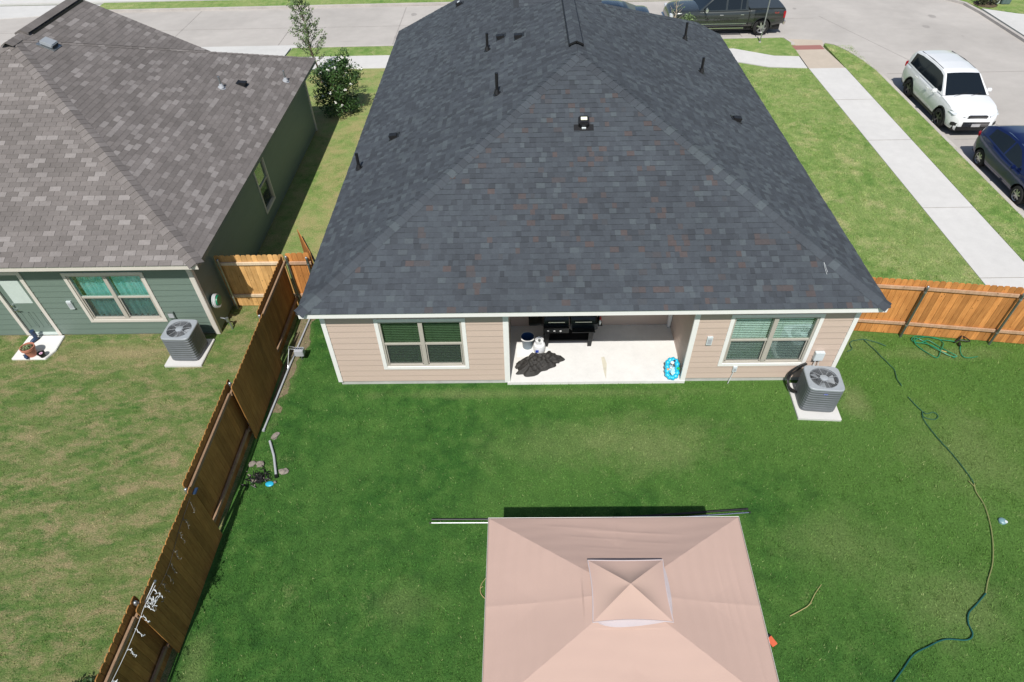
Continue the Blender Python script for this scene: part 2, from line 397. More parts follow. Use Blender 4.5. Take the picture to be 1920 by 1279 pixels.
yard = dict(g1=(.027,.096,.019), g2=(.047,.142,.026), g3=(.088,.195,.042), dry=(.200,.255,.095), dryamt=.12, seed=1, dscale=.5, warm=(.130,.240,.048),
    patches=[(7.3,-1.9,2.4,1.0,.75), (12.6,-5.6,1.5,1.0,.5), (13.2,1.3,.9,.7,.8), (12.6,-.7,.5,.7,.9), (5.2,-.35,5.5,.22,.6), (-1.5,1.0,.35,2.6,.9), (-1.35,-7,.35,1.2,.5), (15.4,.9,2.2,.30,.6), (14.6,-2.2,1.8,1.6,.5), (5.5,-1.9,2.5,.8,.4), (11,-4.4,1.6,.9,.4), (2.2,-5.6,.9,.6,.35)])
neigh = dict(g1=(.066,.160,.034), g2=(.115,.208,.050), g3=(.205,.250,.088), dry=(.395,.315,.180), dryamt=.60, seed=5, streak=True, dscale=.6,
    patches=[(-6,1.2,2.2,.4,.8)])
side = dict(g1=(.115,.235,.050), g2=(.195,.310,.080), g3=(.310,.380,.140), dry=(.480,.460,.230), dryamt=.40, seed=9, dscale=.5)
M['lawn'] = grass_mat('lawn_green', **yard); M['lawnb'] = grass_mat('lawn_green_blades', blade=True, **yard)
M['nlawn'] = grass_mat('lawn_patchy', **neigh); M['nlawnb'] = grass_mat('lawn_patchy_blades', blade=True, **neigh)
M['slawn'] = grass_mat('lawn_pale', **side); M['slawnb'] = grass_mat('lawn_pale_blades', blade=True, **side)
gap = dict(side); gap.update(dryamt=.72, seed=3, dry=(.43,.37,.18)); M['glawn'] = grass_mat('lawn_dry', **gap)
far = dict(side); far.update(seed=13); M['flawn'] = grass_mat('lawn_far', **far)

# ------------------------------------------------------------------ the ground
def sheet(name, poly, z, mat, thick=None):
    mb = MB()
    if thick: mb.prism(poly, z-thick, z)
    else: mb.add([(x, y, z) for x, y in poly], [tuple(range(len(poly)))])
    return struct(name, mb, mat)
def rect(x0, y0, x1, y1): return [(x0,y0),(x1,y0),(x1,y1),(x0,y1)]
sheet('ground', rect(-160,-120,200,220), -.16, M['flawn'])
sheet('road', [(-90,22.9),(17.5,22.9),(17.5,21.9),(19.6,21.9),(20.2,20.5),(20.5,18.5),(20.5,-60),(29.7,-60),(29.7,29.6),(29.9,90),(21,90),(21,29.6),(-90,29.6)], -.12, M['road'])
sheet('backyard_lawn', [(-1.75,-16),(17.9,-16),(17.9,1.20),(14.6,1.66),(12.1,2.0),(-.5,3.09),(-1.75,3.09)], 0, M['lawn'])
sheet('neighbour_lawn', [(-40,-16),(-1.75,-16),(-1.75,3.09),(-40,3.09)], 0, M['nlawn'])
sheet('side_passage_lawn', [(-40,3.0),(1,3.0),(1,20.2),(-40,20.2)], -.004, M['glawn'])
sheet('side_lawn', [(-.5,3.0),(12.1,1.85),(17.95,1.1),(17.95,19.3),(16.16,19.5),(15.0,20.1),(-.5,20.2)], -.008, M['slawn'])
sheet('grass_verge', [(19.65,-60),(20.9,-60),(20.9,18.9),(20.72,20.2),(20.45,21.3),(20.1,22.1),(19.75,22.35),(19.65,22.2)], 0, M['slawn'], .2)
sheet('front_verge', [(-7.1,21.7),(15.0,21.9),(16.9,20.85),(18.0,20.75),(18.3,21.9),(17.9,23.2),(-7.0,23.0)], 0, M['slawn'], .2)
sheet('sidewalk', [(17.95,-60),(19.62,-60),(19.62,19.25),(17.95,19.25)], .012, M['walk'], .13)
sheet('front_sidewalk', [(-40,20.2),(14.9,20.2),(16.16,19.55),(17.9,19.3),(17.95,20.72),(16.8,20.85),(15.1,21.85),(-40,21.65)], .012, M['walk'], .13)
sheet('ramp_landing', [(17.95,19.262),(19.62,19.262),(19.5,21.55),(18.05,21.55)], .004, M['ramp'], .1)
sheet('tactile_paving', [(18.05,21.56),(19.46,21.56),(19.44,22.1),(18.02,22.1)], .006, M['redpad'], .1)
sheet('ramp_apron', [(17.85,22.11),(19.6,22.11),(19.8,22.9),(17.8,23.2)], -.05, M['ramp'], .09)
# expansion joints as thin real grooves' sealing strips
jt = MB()
for y in (3.9, 7.6, 12.3, 15.9, -.5): jt.box(17.95, y, .0125, 19.62, y+.02, .0165)
struct('sidewalk_joint', jt, pmat('joint', (.30,.28,.25), .9))
jr = MB()
for y in (26.3,): jr.box(-60, y, -.119, 20.5, y+.035, -.115)
for x in (-20,-14,-8,-2,4,10,16): jr.box(x, 23.2, -.119, x+.045, 29.4, -.115)
jr.beam((20.9,26.6,-.117), (23.5,19.05,-.117), .03, .004); jr.beam((23.5,19.05,-.117), (25.3,-40,-.117), .03, .004)
for y in (18.8, 12.5, 6.2, -.5): jr.box(21.4, y, -.119, 29.5, y+.045, -.115)
struct('road_joint', jr, pmat('road_tar', (.33,.31,.29), .9))
# oil drips and tyre scuffs on the concrete
_R = random.Random(12); sm_ = pmat('oil_stain', (.34,.32,.30), .8, var=.1)
sn = MB()
for k in range(26):
    x, y = (_R.uniform(21.6,28.8), _R.uniform(4,27)) if k < 16 else (_R.uniform(-6,20), _R.uniform(24,29)); r = _R.uniform(.03,.16)
    sn.add([(x+r*(1+.35*_R.random())*math.cos(a*PI/5), y+r*1.5*(1+.35*_R.random())*math.sin(a*PI/5), -.1155) for a in range(10)], [tuple(range(10))])
o_ = sn.build('oil_stains', sm_); o_['kind'] = 'stuff'; o_['label'] = 'small dark oil spots scattered on the concrete street'; o_['category'] = 'stain'
# kerbs
def kerb(name, pts, wd=.16, top=.005, n=1):
    mb = MB(); P = [Vector((x,y,0)) for x,y in pts]
    L=[]; R=[]
    for i,p in enumerate(P):
        d = (P[min(i+1,len(P)-1)]-P[max(i-1,0)]).normalized(); s = Vector((d.y,-d.x,0))
        L.append(p-s*wd/2); R.append(p+s*wd/2)
    n=len(P); vs=[]
    for a,b in zip(L,R): vs += [(a.x,a.y,-.15),(a.x,a.y,top),(b.x,b.y,top),(b.x,b.y,-.15)]
    fs=[]
    for i in range(n-1):
        for k in range(3): fs.append((4*i+k,4*i+k+1,4*i+4+k+1,4*i+4+k))
    fs += [(0,1,2,3),(4*n-1,4*n-2,4*n-3,4*n-4)]
    mb.add(vs,fs); return struct(name, mb, M['curb'])
kerb('kerb', [(20.98,-60),(20.98,18.9),(20.8,20.3),(20.52,21.45),(20.16,22.25),(19.78,22.46)])
kerb('kerb_front', [(-7.0,23.1),(5,23.25),(17.95,23.3),(18.2,22.5),(18.1,22.2)])
kerb('kerb_far', [(-20.5,29.55),(21,29.9)])
kerb('kerb_east', [(29.7,-60),(29.6,22),(29.55,26.5),(29.4,28.0),(28.8,28.9),(26.5,29.6)], .18)
sheet('far_lawn', [(-20.4,29.6),(20.5,29.95),(20.5,31.2),(-20.4,30.9)], .0, M['flawn'], .1)
sheet('far_sidewalk', [(-60,30.95),(20.5,31.25),(20.5,32.8),(-60,32.5)], .01, M['walk'], .12)
sheet('far_driveway', [(-30,28.0),(-24,28.9),(-20.5,29.55),(-20.5,30.93),(-36,30.9),(-36,29)], .006-.09, M['drive'], .05)
sheet('driveway', [(-13,15),(-7.3,15),(-7.15,20.19),(-7.15,21.66),(-7.1,23.0),(-5.9,23.35),(-14,23.35),(-13,22)], .018, M['drive'], .1)
sheet('corner_lawn', [(29.8,27.0),(31.3,26.1),(33.5,25.3),(38,29),(38,34),(27,34),(26.5,29.7),(28.9,29.0),(29.5,28.1)], .0, M['flawn'], .12)
sheet('east_driveway', [(29.8,26.95),(31.2,26.05),(33.4,25.25),(45,18),(45,-60),(29.8,-60)], .004, M['drive'], .12)
# bare dirt strip by the left fence
_R = random.Random(2); _E = [(-1.42+.26*(k/24)+_R.uniform(-.11,.11), -.9+3.7*k/24) for k in range(25)]
sheet('dirt_strip', [(-1.62,-.9)]+_E+[(-1.62,2.9)], .006, M['dirt'])

# ------------------------------------------------------------------ grass blades
def blades(name, x0, y0, x1, y1, n, mat, excl, hmin=.03, hmax=.06, wd=.011, seed=1, inside=None, z=0):
    rg = np.random.default_rng(seed)
    P = np.stack([rg.uniform(x0,x1,n), rg.uniform(y0,y1,n)],1)
    nc = n//260; Cc = np.stack([rg.uniform(x0,x1,nc), rg.uniform(y0,y1,nc)],1); q = n//7
    P[:q] = Cc[rg.integers(0,nc,q)]+rg.normal(0,.055,(q,2))
    keep = np.ones(n, bool)
    for (a,b,c,d) in excl: keep &= ~((P[:,0]>a)&(P[:,0]<c)&(P[:,1]>b)&(P[:,1]<d))
    if inside is not None: keep &= inside(P)
    P = P[keep]; n = len(P)
    th = rg.uniform(0,2*PI,n); h = rg.uniform(hmin,hmax,n); ln = rg.uniform(.2,1.1,n)*h
    la = rg.uniform(0,2*PI,n); ww = wd*rg.uniform(.6,1.3,n)/2
    A = np.stack([P[:,0]-np.cos(th)*ww, P[:,1]-np.sin(th)*ww, np.full(n,z-.002)],1)
    B = np.stack([P[:,0]+np.cos(th)*ww, P[:,1]+np.sin(th)*ww, np.full(n,z-.002)],1)
    C = np.stack([P[:,0]+np.cos(la)*ln, P[:,1]+np.sin(la)*ln, z+h],1)
    V = np.stack([A,B,C],1).reshape(-1,3).astype(np.float32)
    me = bpy.data.meshes.new(name); me.vertices.add(3*n); me.vertices.foreach_set('co', V.ravel())
    me.loops.add(3*n); me.loops.foreach_set('vertex_index', np.arange(3*n, dtype=np.int32))
    me.polygons.add(n); me.polygons.foreach_set('loop_start', np.arange(0,3*n,3,dtype=np.int32))
    me.update(calc_edges=True)
    at = me.attributes.new('rnd','FLOAT','FACE'); at.data.foreach_set('value', rg.uniform(0,1,n).astype(np.float32))
    me.materials.append(mat); o = bpy.data.objects.new(name, me); col.objects.link(o); o['kind'] = 'stuff'
    return o
ex = [(0,-.06,12.2,2),(11.0,-1.32,12.1,0),(4.2,-.07,8.7,2)]
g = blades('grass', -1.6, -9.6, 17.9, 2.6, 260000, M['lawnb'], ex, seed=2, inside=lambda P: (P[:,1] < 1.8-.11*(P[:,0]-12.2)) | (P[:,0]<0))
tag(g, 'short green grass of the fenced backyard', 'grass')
g = blades('grass', -13, -8.5, -1.9, 2.9, 110000, M['nlawnb'], [(-20,1.9,-3.75,9),(-9.05,.95,-8.05,2),(-4.85,.66,-3.75,2)], seed=3, hmin=.02, hmax=.045)
tag(g, 'patchy green and straw grass behind the green house', 'grass')
g = blades('grass', 12.3, 1.2, 20.9, 22, 120000, M['slawnb'], [(17.95,-9,19.62,30)], seed=4, hmin=.02, hmax=.05, wd=.016,
   inside=lambda P: (P[:,1] > 1.95-.12*(P[:,0]-12.2)) & ((P[:,0] < 17.9) & (P[:,1]<19.3) | (P[:,0] > 19.65)))
tag(g, 'yellow green grass beside the sidewalk and kerb', 'grass')

# ------------------------------------------------------------------ roof building
def shingle_plane(mb, O, e, s, u0, u1, vmax, course=.143, tabs=(.09,.21), raised=.005, mi=0, rndf=None, vmin=0, seed=0, stagger=None):
    O, e, s = Vector(O), Vector(e).normalized(), Vector(s).normalized(); n = e.cross(s).normalized()
    if n.z < 0: n = -n
    R = random.Random(seed); rows = int((vmax-vmin)/course)+1
    for r in range(rows):
        v0 = vmin+r*course; v1 = min(v0+course+.01, vmax)
        if v0 >= vmax: break
        a, b = min(u0(v0),u0(v1)), max(u1(v0),u1(v1))
        if stagger: u = a - 1 + (r % 2)*stagger - ((a-1) % (tabs[0]))
        else: u = a - R.uniform(0,.2)
        while u < b:
            wdt = R.uniform(*tabs); ue = u+wdt
            hgt = .006+(raised if R.random() < .5 else 0)
            c = lambda uu, v: min(max(uu, u0(v)), u1(v))
            gap = .004 if stagger else 0
            ul, ur, tl, tr = c(u+gap,v0), c(ue-gap,v0), c(u+gap,v1), c(ue-gap,v1)
            u = ue
            if ur-ul < .003 and tr-tl < .003: continue
            P = lambda uu, v, h: O+e*uu+s*v+n*h
            rv = rndf(R) if rndf else R.random()
            mb.add([P(ul,v0,-.004),P(ur,v0,-.004),P(ur,v0,hgt),P(ul,v0,hgt),P(tl,v1,.0005),P(tr,v1,.0005),P(tl,v1,-.004),P(tr,v1,-.004)],
                   [(0,1,2,3),(3,2,5,4),(0,3,4,6),(1,7,5,2)], mi, rv)
def cap_row(p0, p1, nrm_l, nrm_r, mat, parent, name='hip_cap', exp=.19, wd=.17, seed=0, rndf=None):
    mb = MB(); p0, p1 = Vector(p0), Vector(p1); d = (p1-p0); L = d.length; d.normalize(); R = random.Random(seed)
    a = nrm_l.cross(d).normalized(); b = d.cross(nrm_r).normalized()   # pointing down each slope
    if a.z > 0: a = -a
    if b.z > 0: b = -b
    uz = (nrm_l+nrm_r).normalized(); k = 0; t = 0
    while t < L:
        q0 = p0+d*t; q1 = p0+d*min(t+exp+.02, L); h0, h1 = .026, .012
        ww = wd*R.uniform(.96,1.04)
        r = rndf(R) if rndf else R.random()
        vs = []
        for q, h in ((q0,h0),(q1,h1)):
            vs += [q+a*ww+nrm_l*h*.6, q+a*ww*.35+nrm_l*h*.9+uz*.004, q+uz*(h+.006), q+b*ww*.35+nrm_r*h*.9+uz*.004, q+b*ww+nrm_r*h*.6]
        for q in (q0,): vs += [q+a*ww-nrm_l*.004, q-uz*.0, q+b*ww-nrm_r*.004]
        mb.add(vs, [(0,1,6,5),(1,2,7,6),(2,3,8,7),(3,4,9,8),(10,11,2,1,0),(11,12,4,3,2)], 0, r)
        t += exp
    return mb.build(name, mat, parent)
S = .474
def our_rnd(R):
    x = R.random()
    return (x if R.random()<.45 else R.uniform(.25,.62)) if x < .80 else (R.uniform(.82,.98) if x < .87 else R.uniform(.1,.6))
# our house -------------------------------------------------------------
X0, X1, Y0, YL, YR, HE = -.35, 12.52, -.35, 17.0, 15.95, 2.75
XM = (X0+X1)/2; ZR = HE+S*(XM-X0); YA = Y0+(XM-X0); YB = YL-(XM-X0)
k_ = 1/math.cos(math.atan(S)); HW = XM-X0
house = thing('house', 'tan sided single storey house with charcoal shingle hip roof and recessed patio', 'house', (XM, 8, 0))
roof = MB()
dk = .012
roof.add([(X0,Y0,HE-dk),(X1,Y0,HE-dk),(X1,YR,HE-dk),(11.57,YR,HE+S*(X1-11.57)-dk),(XM,YB,ZR-dk),(XM,YA,ZR-dk),(X0,YL,HE-dk),(4.4,YL,HE+S*(4.4-X0)-dk),(4.4,12.25,HE+S*(4.4-X0)-dk),(9.15,YL,HE-dk),(X1-0.0,YL-.0,HE-dk)],
         [(0,1,5),(1,2,3,4,5),(0,5,4,8,7,6),(7,8,9),(8,4,3,9)], 0, .3)
shingle_plane(roof, (X0-.02,Y0-.03,HE-S*.03), (1,0,0), (0,1,S), lambda v: v/k_, lambda v: 2*HW+.04-v/k_, (HW+.02)*k_, raised=.009, rndf=our_rnd, seed=1)
def leftmax(v):
    x = X0+v/k_            # plan x at this height on the left slope
    if x <= 4.4: return YL-Y0+.02
    return YL-Y0-(x-X0)
shingle_plane(roof, (X0-.03,Y0,HE-S*.03), (0,1,0), (1,0,S), lambda v: v/k_, leftmax, (HW+.02)*k_, raised=.007, rndf=lambda R: R.random()*.8, seed=2)
def rightmax(v):
    x = v/k_
    return min(YR-Y0+.02, YL-Y0-x)
shingle_plane(roof, (X1+.03,Y0,HE-S*.03), (0,1,0), (-1,0,S), lambda v: v/k_, rightmax, (HW+.02)*k_, raised=.007, rndf=lambda R: R.random()*.8, seed=3)
# cross gable beyond the main ridge, its slope faces the camera
cz = ZR+.05
roof.add([(4.6,10.7,4.4),(7.3,10.7,4.4),(7.3,14.6,4.4+S*3.9),(4.6,14.6,4.4+S*3.9),(4.6,17,4.4+S*1.5),(7.3,17,4.4+S*1.5),(4.6,10.7,4.0),(4.6,17,4.0),(7.3,10.7,4.0),(7.3,17,4.0)],
         [(0,1,2,3),(3,2,5,4),(0,3,4,7,6),(1,8,9,5,2)], 0, .4)
shingle_plane(roof, (4.58,10.7,4.41), (1,0,0), (0,1,S), lambda v: 0, lambda v: 2.74, 3.9*k_, rndf=our_rnd, seed=5)
roof.build('roof', M['roof'], house)
nb = Vector((0,-S,1)).normalized(); nl = Vector((-S,0,1)).normalized(); nr = Vector((S,0,1)).normalized()
caprnd = lambda R: R.choice([.2,.3,.4,.45,.5,.6,.5,.74])
cap_row((X0,Y0,HE), (XM,YA,ZR), nl, nb, M['roof'], house, seed=1, wd=.19, rndf=caprnd)
cap_row((X1,Y0,HE), (XM,YA,ZR), nb, nr, M['roof'], house, seed=2, wd=.19, rndf=caprnd)
cap_row((11.57,YR-.1,HE+S*.95), (XM,YB,ZR), nr, Vector((0,S,1)).normalized(), M['roof'], house, seed=3, rndf=caprnd)
# ridge vent
rv = MB(); y0, y1 = 6.75, YB
for i in range(int((y1-y0)/.28)+1):
    a = y0+i*.28; b = min(a+.3, y1)
    if b <= a: break
    for sgn in (-1,1):
        rv.add([(XM,a,ZR+.075),(XM+sgn*.17,a,ZR+.075-.07),(XM+sgn*.17,b,ZR+.068-.07),(XM,b,ZR+.068)], [(0,1,2,3)], 0, random.choice([.3,.45,.6,.7]))
        rv.add([(XM,a,ZR+.075),(XM+sgn*.17,a,ZR+.005),(XM+sgn*.17,a,ZR-.02),(XM,a,ZR+.05)], [(0,1,2,3)], 0, .2)
rvo = rv.build('ridge_vent', M['roof'], house)
rb = MB()
for sgn in (-1,1):
    rb.beam((XM+sgn*.185,y0-.02,ZR-.035), (XM+sgn*.185,y1,ZR-.035), .03, .05)
    rb.beam((XM,y0-.02,ZR+.06), (XM+sgn*.19,y0-.02,ZR-.02), .03, .045)
rb.build('vent_edge', M['black'], rvo)
# fascia + soffit
fa = MB(); FB = HE-.165
fa.box(X0,Y0-.0,FB,X1,Y0+.02,HE-.012); fa.box(X0,Y0+.02,FB,X0+.02,YL,HE-.012); fa.box(X1-.02,Y0+.02,FB,X1,YR,HE-.012); fa.box(X0+.02,YL-.02,FB,X1-2,YL,HE-.012); fa.box(X1-1.98,YR-.02,FB,X1-.02,YR,HE-.012)
fa.build('fascia', M['white'], house)
sf = MB(); sf.box(X0+.02,Y0+.02,FB+.01,X1-.02,-.01,FB+.02); sf.box(X0+.02,-.01,FB+.01,-.005,YL-.02,FB+.02); sf.box(12.175,-.01,FB+.01,X1-.02,YR-.02,FB+.02)
sf.box(4.27,-.008,FB+.012,8.57,2.0,FB+.02)
sf.build('soffit', M['soffit'], house)
# walls with lap siding --------------------------------------------------
class Fr:
    def __init__(s, O, a, out): s.O, s.a, s.o = Vector(O), Vector(a), Vector(out)
    def __call__(s, a, d, z): return s.O+s.a*a+s.o*d+Vector((0,0,z))
    def box(s, mb, a0, a1, d0, d1, z0, z1, mi=0, r=.5):
        P = [s(a,d,z) for z in (z0,z1) for a,d in ((a0,d0),(a1,d0),(a1,d1),(a0,d1))]
        mb.add(P, [(0,3,2,1),(4,5,6,7),(0,1,5,4),(1,2,6,5),(2,3,7,6),(3,0,4,7)], mi, r)
def siding(mb, F, a0, a1, z0, z1, holes=(), exp=.19, mi=0):
    z = z0; R = random.Random(int(a1*100))
    while z < z1-1e-4:
        zt = min(z+exp, z1); cuts = sorted({z, zt}|{h[2] for h in holes if z < h[2] < zt}|{h[3] for h in holes if z < h[3] < zt})
        r = R.random()
        for c0, c1 in zip(cuts, cuts[1:]):
            mid = (c0+c1)/2; iv = [(a0,a1)]
            for h in holes:
                if h[2] < mid < h[3]:
                    nv = []
                    for p, q in iv:
                        if h[0] > p: nv.append((p, min(q,h[0])))
                        if h[1] < q: nv.append((max(p,h[1]), q))
                    iv = [t for t in nv if t[1]-t[0] > 1e-4]
            th = lambda zz: .026-.018*(zz-z)/exp
            for p, q in iv:
                P = [F(p,-.02,c0),F(q,-.02,c0),F(q,th(c0),c0),F(p,th(c0),c0),F(p,-.02,c1),F(q,-.02,c1),F(q,th(c1),c1),F(p,th(c1),c1)]
                mb.add(P, [(0,3,2,1),(4,5,6,7),(0,1,5,4),(1,2,6,5),(2,3,7,6),(3,0,4,7)], mi, r)
        z = zt
def window(parent, F, a0, a1, z0, z1, trim, frame, glass, kind, lower_screen=True, tw=.09, label=None, twin=True):
    # a0..a1,z0..z1 is the outside of the trim; returns the hole
    mb = MB()
    for (p,q,u,v) in ((a0,a0+tw,z0,z1),(a1-tw,a1,z0,z1),(a0+tw,a1-tw,z0,z0+tw),(a0+tw,a1-tw,z1-tw,z1)): F.box(mb,p,q,.0,.042,u,v)
    wn = mb.build('window', trim, parent, bevel=.003)
    if label: wn['label'] = label
    A0, A1, Z0, Z1 = a0+tw, a1-tw, z0+tw, z1-tw; ft = .045; am = (A0+A1)/2; zm = (Z0+Z1)/2
    fr = MB()
    F.box(fr,A0,A1,-.08,.022,Z0,Z0+ft); F.box(fr,A0,A1,-.08,.022,Z1-ft,Z1); F.box(fr,A0,A0+ft,-.08,.018,Z0+ft,Z1-ft); F.box(fr,A1-ft,A1,-.08,.018,Z0+ft,Z1-ft)
    mw = .05 if twin else 0
    if twin: F.box(fr,am-mw,am+mw,-.08,.026,Z0+ft,Z1-ft)
    F.box(fr,A0+ft,am-mw if twin else A1-ft,-.06,.006,zm-.025,zm+.03)
    if twin: F.box(fr,am+mw,A1-ft,-.06,.006,zm-.025,zm+.03)
    fr.build('frame', frame, wn, bevel=.002)
    bays = [(A0+ft,am-mw),(am+mw,A1-ft)] if twin else [(A0+ft,A1-ft)]
    for (p,q) in bays:
        for (u,v,up_) in ((Z0+ft,zm-.025,0),(zm+.03,Z1-ft,1)):
            g = MB(); d = -.02 if up_ else -.035
            F.box(g,p,q,d-.004,d,u,v); g.build('pane', glass, wn)
            if not up_:
                sa = MB()
                F.box(sa,p+.012,p+.035,-.03,-.004,u,v); F.box(sa,q-.035,q-.012,-.03,-.004,u,v); F.box(sa,p,q,-.03,-.004,u,u+.03)
                sa.build('sash', frame, wn)
                if lower_screen:
                    s = MB(); F.box(s,p+.03,q-.03,-.012,-.010,u+.02,v); s.build('screen', M['screen'], wn)
    rm = MB()   # the dark room behind
    P = [F(a0,-.09,z0),F(a1,-.09,z0),F(a1,-.09,z1),F(a0,-.09,z1),F(a0,-.7,z0),F(a1,-.7,z0),F(a1,-.7,z1),F(a0,-.7,z1)]
    rm.add(P, [(4,5,6,7),(0,1,5,4),(1,2,6,5),(2,3,7,6),(3,0,4,7)]); rm.build('room', M['dark'], wn)
    if kind in ('blind','blindd'):
        bl = MB(); zz = Z0+.05
        while zz < Z1-.05:
            for (p,q) in bays:
                c = (F(p+.01,-.09,zz)+F(q-.01,-.09,zz))/2
                bl.obox(c, F.a*((q-p)/2-.012), F.o*.008+Vector((0,0,-.012)), Vector((0,0,.0012))+F.o*.001)
            zz += .056
        for (p,q) in bays:
            for t in (.2,.8): F.box(bl,p+(q-p)*t,p+(q-p)*t+.004,-.066,-.063,Z0+.04,Z1-.04)
        bl.build('blind', M[kind], wn)
    if kind == 'curtain':
        cu = MB()
        for (p,q) in bays:
            n = 60; vs=[]
            for i in range(n+1):
                t=i/n; a = p+(q-p)*t; d = -.16+.035*math.sin(t*34+p*3)+.02*math.sin(t*61)
                vs += [F(a,d,Z0), F(a,d,Z1)]
            cu.add(vs, [(2*i,2*i+2,2*i+3,2*i+1) for i in range(n)])
        cu.build('curtain', M['curtain'], wn, smooth=True, angle=180)
    return (a0+.02, a1-.02, z0+.02, z1-.02)
Fb = Fr((0,0,0), (1,0,0), (0,-1,0))
h1 = window(house, Fb, 1.18, 3.28, .585, 2.255, M['white'], M['vinyl'], M['glassd'], 'blindd', label='left twin window with dark green blinds')
h2 = window(house, Fb, 9.33, 11.43, .585, 2.27, M['white'], M['vinyl'], M['glassg'], 'blind', label='right twin window with bright slatted blinds')
wl = MB()
siding(wl, Fb, 0, 4.14, .15, 2.6, [h1]); siding(wl, Fb, 8.58, 12.17, .15, 2.6, [h2])
Fpb = Fr((0,2.02,0), (1,0,0), (0,-1,0)); siding(wl, Fpb, 4.27, 8.58, .1, 2.6)
Fpl = Fr((4.24,0,0), (0,1,0), (1,0,0)); siding(wl, Fpl, 0, 2.0, .1, 2.6)
Fpr = Fr((8.62,0,0), (0,1,0), (-1,0,0)); siding(wl, Fpr, 0, 2.0, .1, 2.6)
Fl = Fr((0,0,0), (0,1,0), (-1,0,0)); siding(wl, Fl, 0, 16.7, .15, 2.6)
Frr = Fr((12.17,0,0), (0,1,0), (1,0,0)); siding(wl, Frr, 0, 15.6, .15, 2.6)
Ff = Fr((0,16.7,0), (1,0,0), (0,1,0)); siding(wl, Ff, 0, 10.4, .15, 2.6)
wl.build('wall', M['siding'], house)
# gable wall of the front wing
gb = MB(); gb.add([(X0+.1,16.72,2.6),(9.1,16.72,2.6),(4.4,16.72,HE+S*(4.4-X0)-.05)], [(0,1,2)]); gb.build('gable', M['siding'], house)
for a in ((0.012,.012,-.12,4.24,.3,.15),(8.60,.012,-.12,12.16,.3,.15),(0.012,.3,-.12,.3,16.6,.15),(11.9,.3,-.12,12.16,15.5,.15)):
    fd = MB(); fd.box(*a); fd.build('foundation', M['slab'], house)
for a in ((-.035,-.045,.145,.07,.0,2.6),(12.10,-.045,.145,12.205,.0,2.6),(4.14,-.05,.08,4.27,.0,2.6),(8.50,-.05,.08,8.62,.0,2.6),(8.50,1.88,.1,8.585,1.985,2.6)):
    ct = MB(); ct.box(*a); ct.build('corner_trim', M['white'], house)

bm_ = MB(); bm_.box(4.27,-.03,2.42,8.5,.0,2.6); bm_.build('patio_beam', M['white'], house)
ps = MB(); ps.prism([(4.20,-.06),(8.62,-.06),(8.62,2.02),(4.20,2.02)], -.1, .09); pso = ps.build('patio_slab', M['patio'], house)
st = MB()   # a weathered streak on the slab
pts=[(6.62,.78),(6.70,.80),(6.74,.55),(6.70,.25),(6.67,.02),(6.64,.25),(6.63,.5)]
st.add([(x,y,.0925) for x,y in pts],[tuple(range(7))]); st.build('stain', pmat('grease_stain',(.60,.57,.47),.8,var=.1), pso)

# ------------------------------------------------------------------ roof fittings
def on_left(x, y): return Vector((x, y, HE+S*(x-X0)))
def on_right(x, y): return Vector((x, y, HE+S*(X1-x)))
def on_back(x, y): return Vector((x, y, HE+S*(y-Y0)))
def pipe_vent(p, nrm, h, label, mat=None, boot=None, r=.042, group='plumbing pipes standing on the charcoal roof'):
    t = thing('vent_pipe', label, 'vent pipe', p, group=group); mat = mat or M['black']; boot = boot or M['black']
    mb = MB(); mb.cyl(p, p+Vector((0,0,h)), r, n=12); mb.cyl(p+Vector((0,0,h)), p+Vector((0,0,h+.008)), r*1.12, n=12); mb.build('pipe', mat, t, smooth=True)
    b = MB(); nn = nrm; q = nn.orthogonal()
    b.cyl(p-nn*.01, p+nn*.02, .115, n=16); b.cyl(p+nn*.018, p+Vector((0,0,.13)), .085, .05, n=14); b.build('boot', boot, t, smooth=True)
    return t
pipe_vent(on_left(.02,5.56), nl, .46, 'black pipe lowest on the left slope, near the eave')
pipe_vent(on_left(3.98,6.02), nl, .55, 'tall black pipe halfway up the left slope, close to the hip')
pipe_vent(on_left(3.60,9.60), nl, .50, 'black pipe left of the two small hood vents')
pipe_vent(on_right(10.34,9.72), nr, .45, 'black pipe on the right slope, farther from the corner')
pipe_vent(on_right(10.36,12.60), nr, .55, 'black pipe on the right slope nearest the parked truck')
def hood_vent(p, nrm, down, label, mat=None, sc_=1.0, group='small hood vents on the charcoal roof', facecol=None):
    t = thing('roof_vent', label, 'roof vent', p, group=group); mat = mat or M['black']
    d = Vector(down).normalized(); s = nrm.cross(d).normalized(); mb = MB()
    mb.obox(p+nrm*.012, d*.17*sc_, s*.15*sc_, nrm*.006); mb.build('flashing', mat, t)
    hd = MB()
    A = [p-d*.10*sc_+s*.10*sc_, p-d*.10*sc_-s*.10*sc_, p+d*.12*sc_-s*.11*sc_, p+d*.12*sc_+s*.11*sc_]
    hd.add([A[0]+nrm*.01, A[1]+nrm*.01, A[2]+nrm*.02, A[3]+nrm*.02, A[0]+nrm*.05*sc_, A[1]+nrm*.05*sc_, A[2]+nrm*.13*sc_, A[3]+nrm*.13*sc_],
           [(4,5,6,7),(0,1,5,4),(1,2,6,5),(3,0,4,7),(2,3,7,6)])
    hd.build('hood', mat, t, bevel=.012)
    return t
dl = (-1,0,-S); dr = (1,0,-S)
hood_vent(on_left(.95,6.55), nl, dl, 'black hood vent alone in the lower middle of the left slope')
hood_vent(on_left(4.02,10.10), nl, dl, 'black hood vent, left one of the pair near the ridge')
hood_vent(on_left(4.58,9.37), nl, dl, 'black hood vent, right one of the pair near the ridge')
t = hood_vent(on_left(2.29,16.05), nl, dl, 'black hood vent with pale top at the far left edge of the roof')
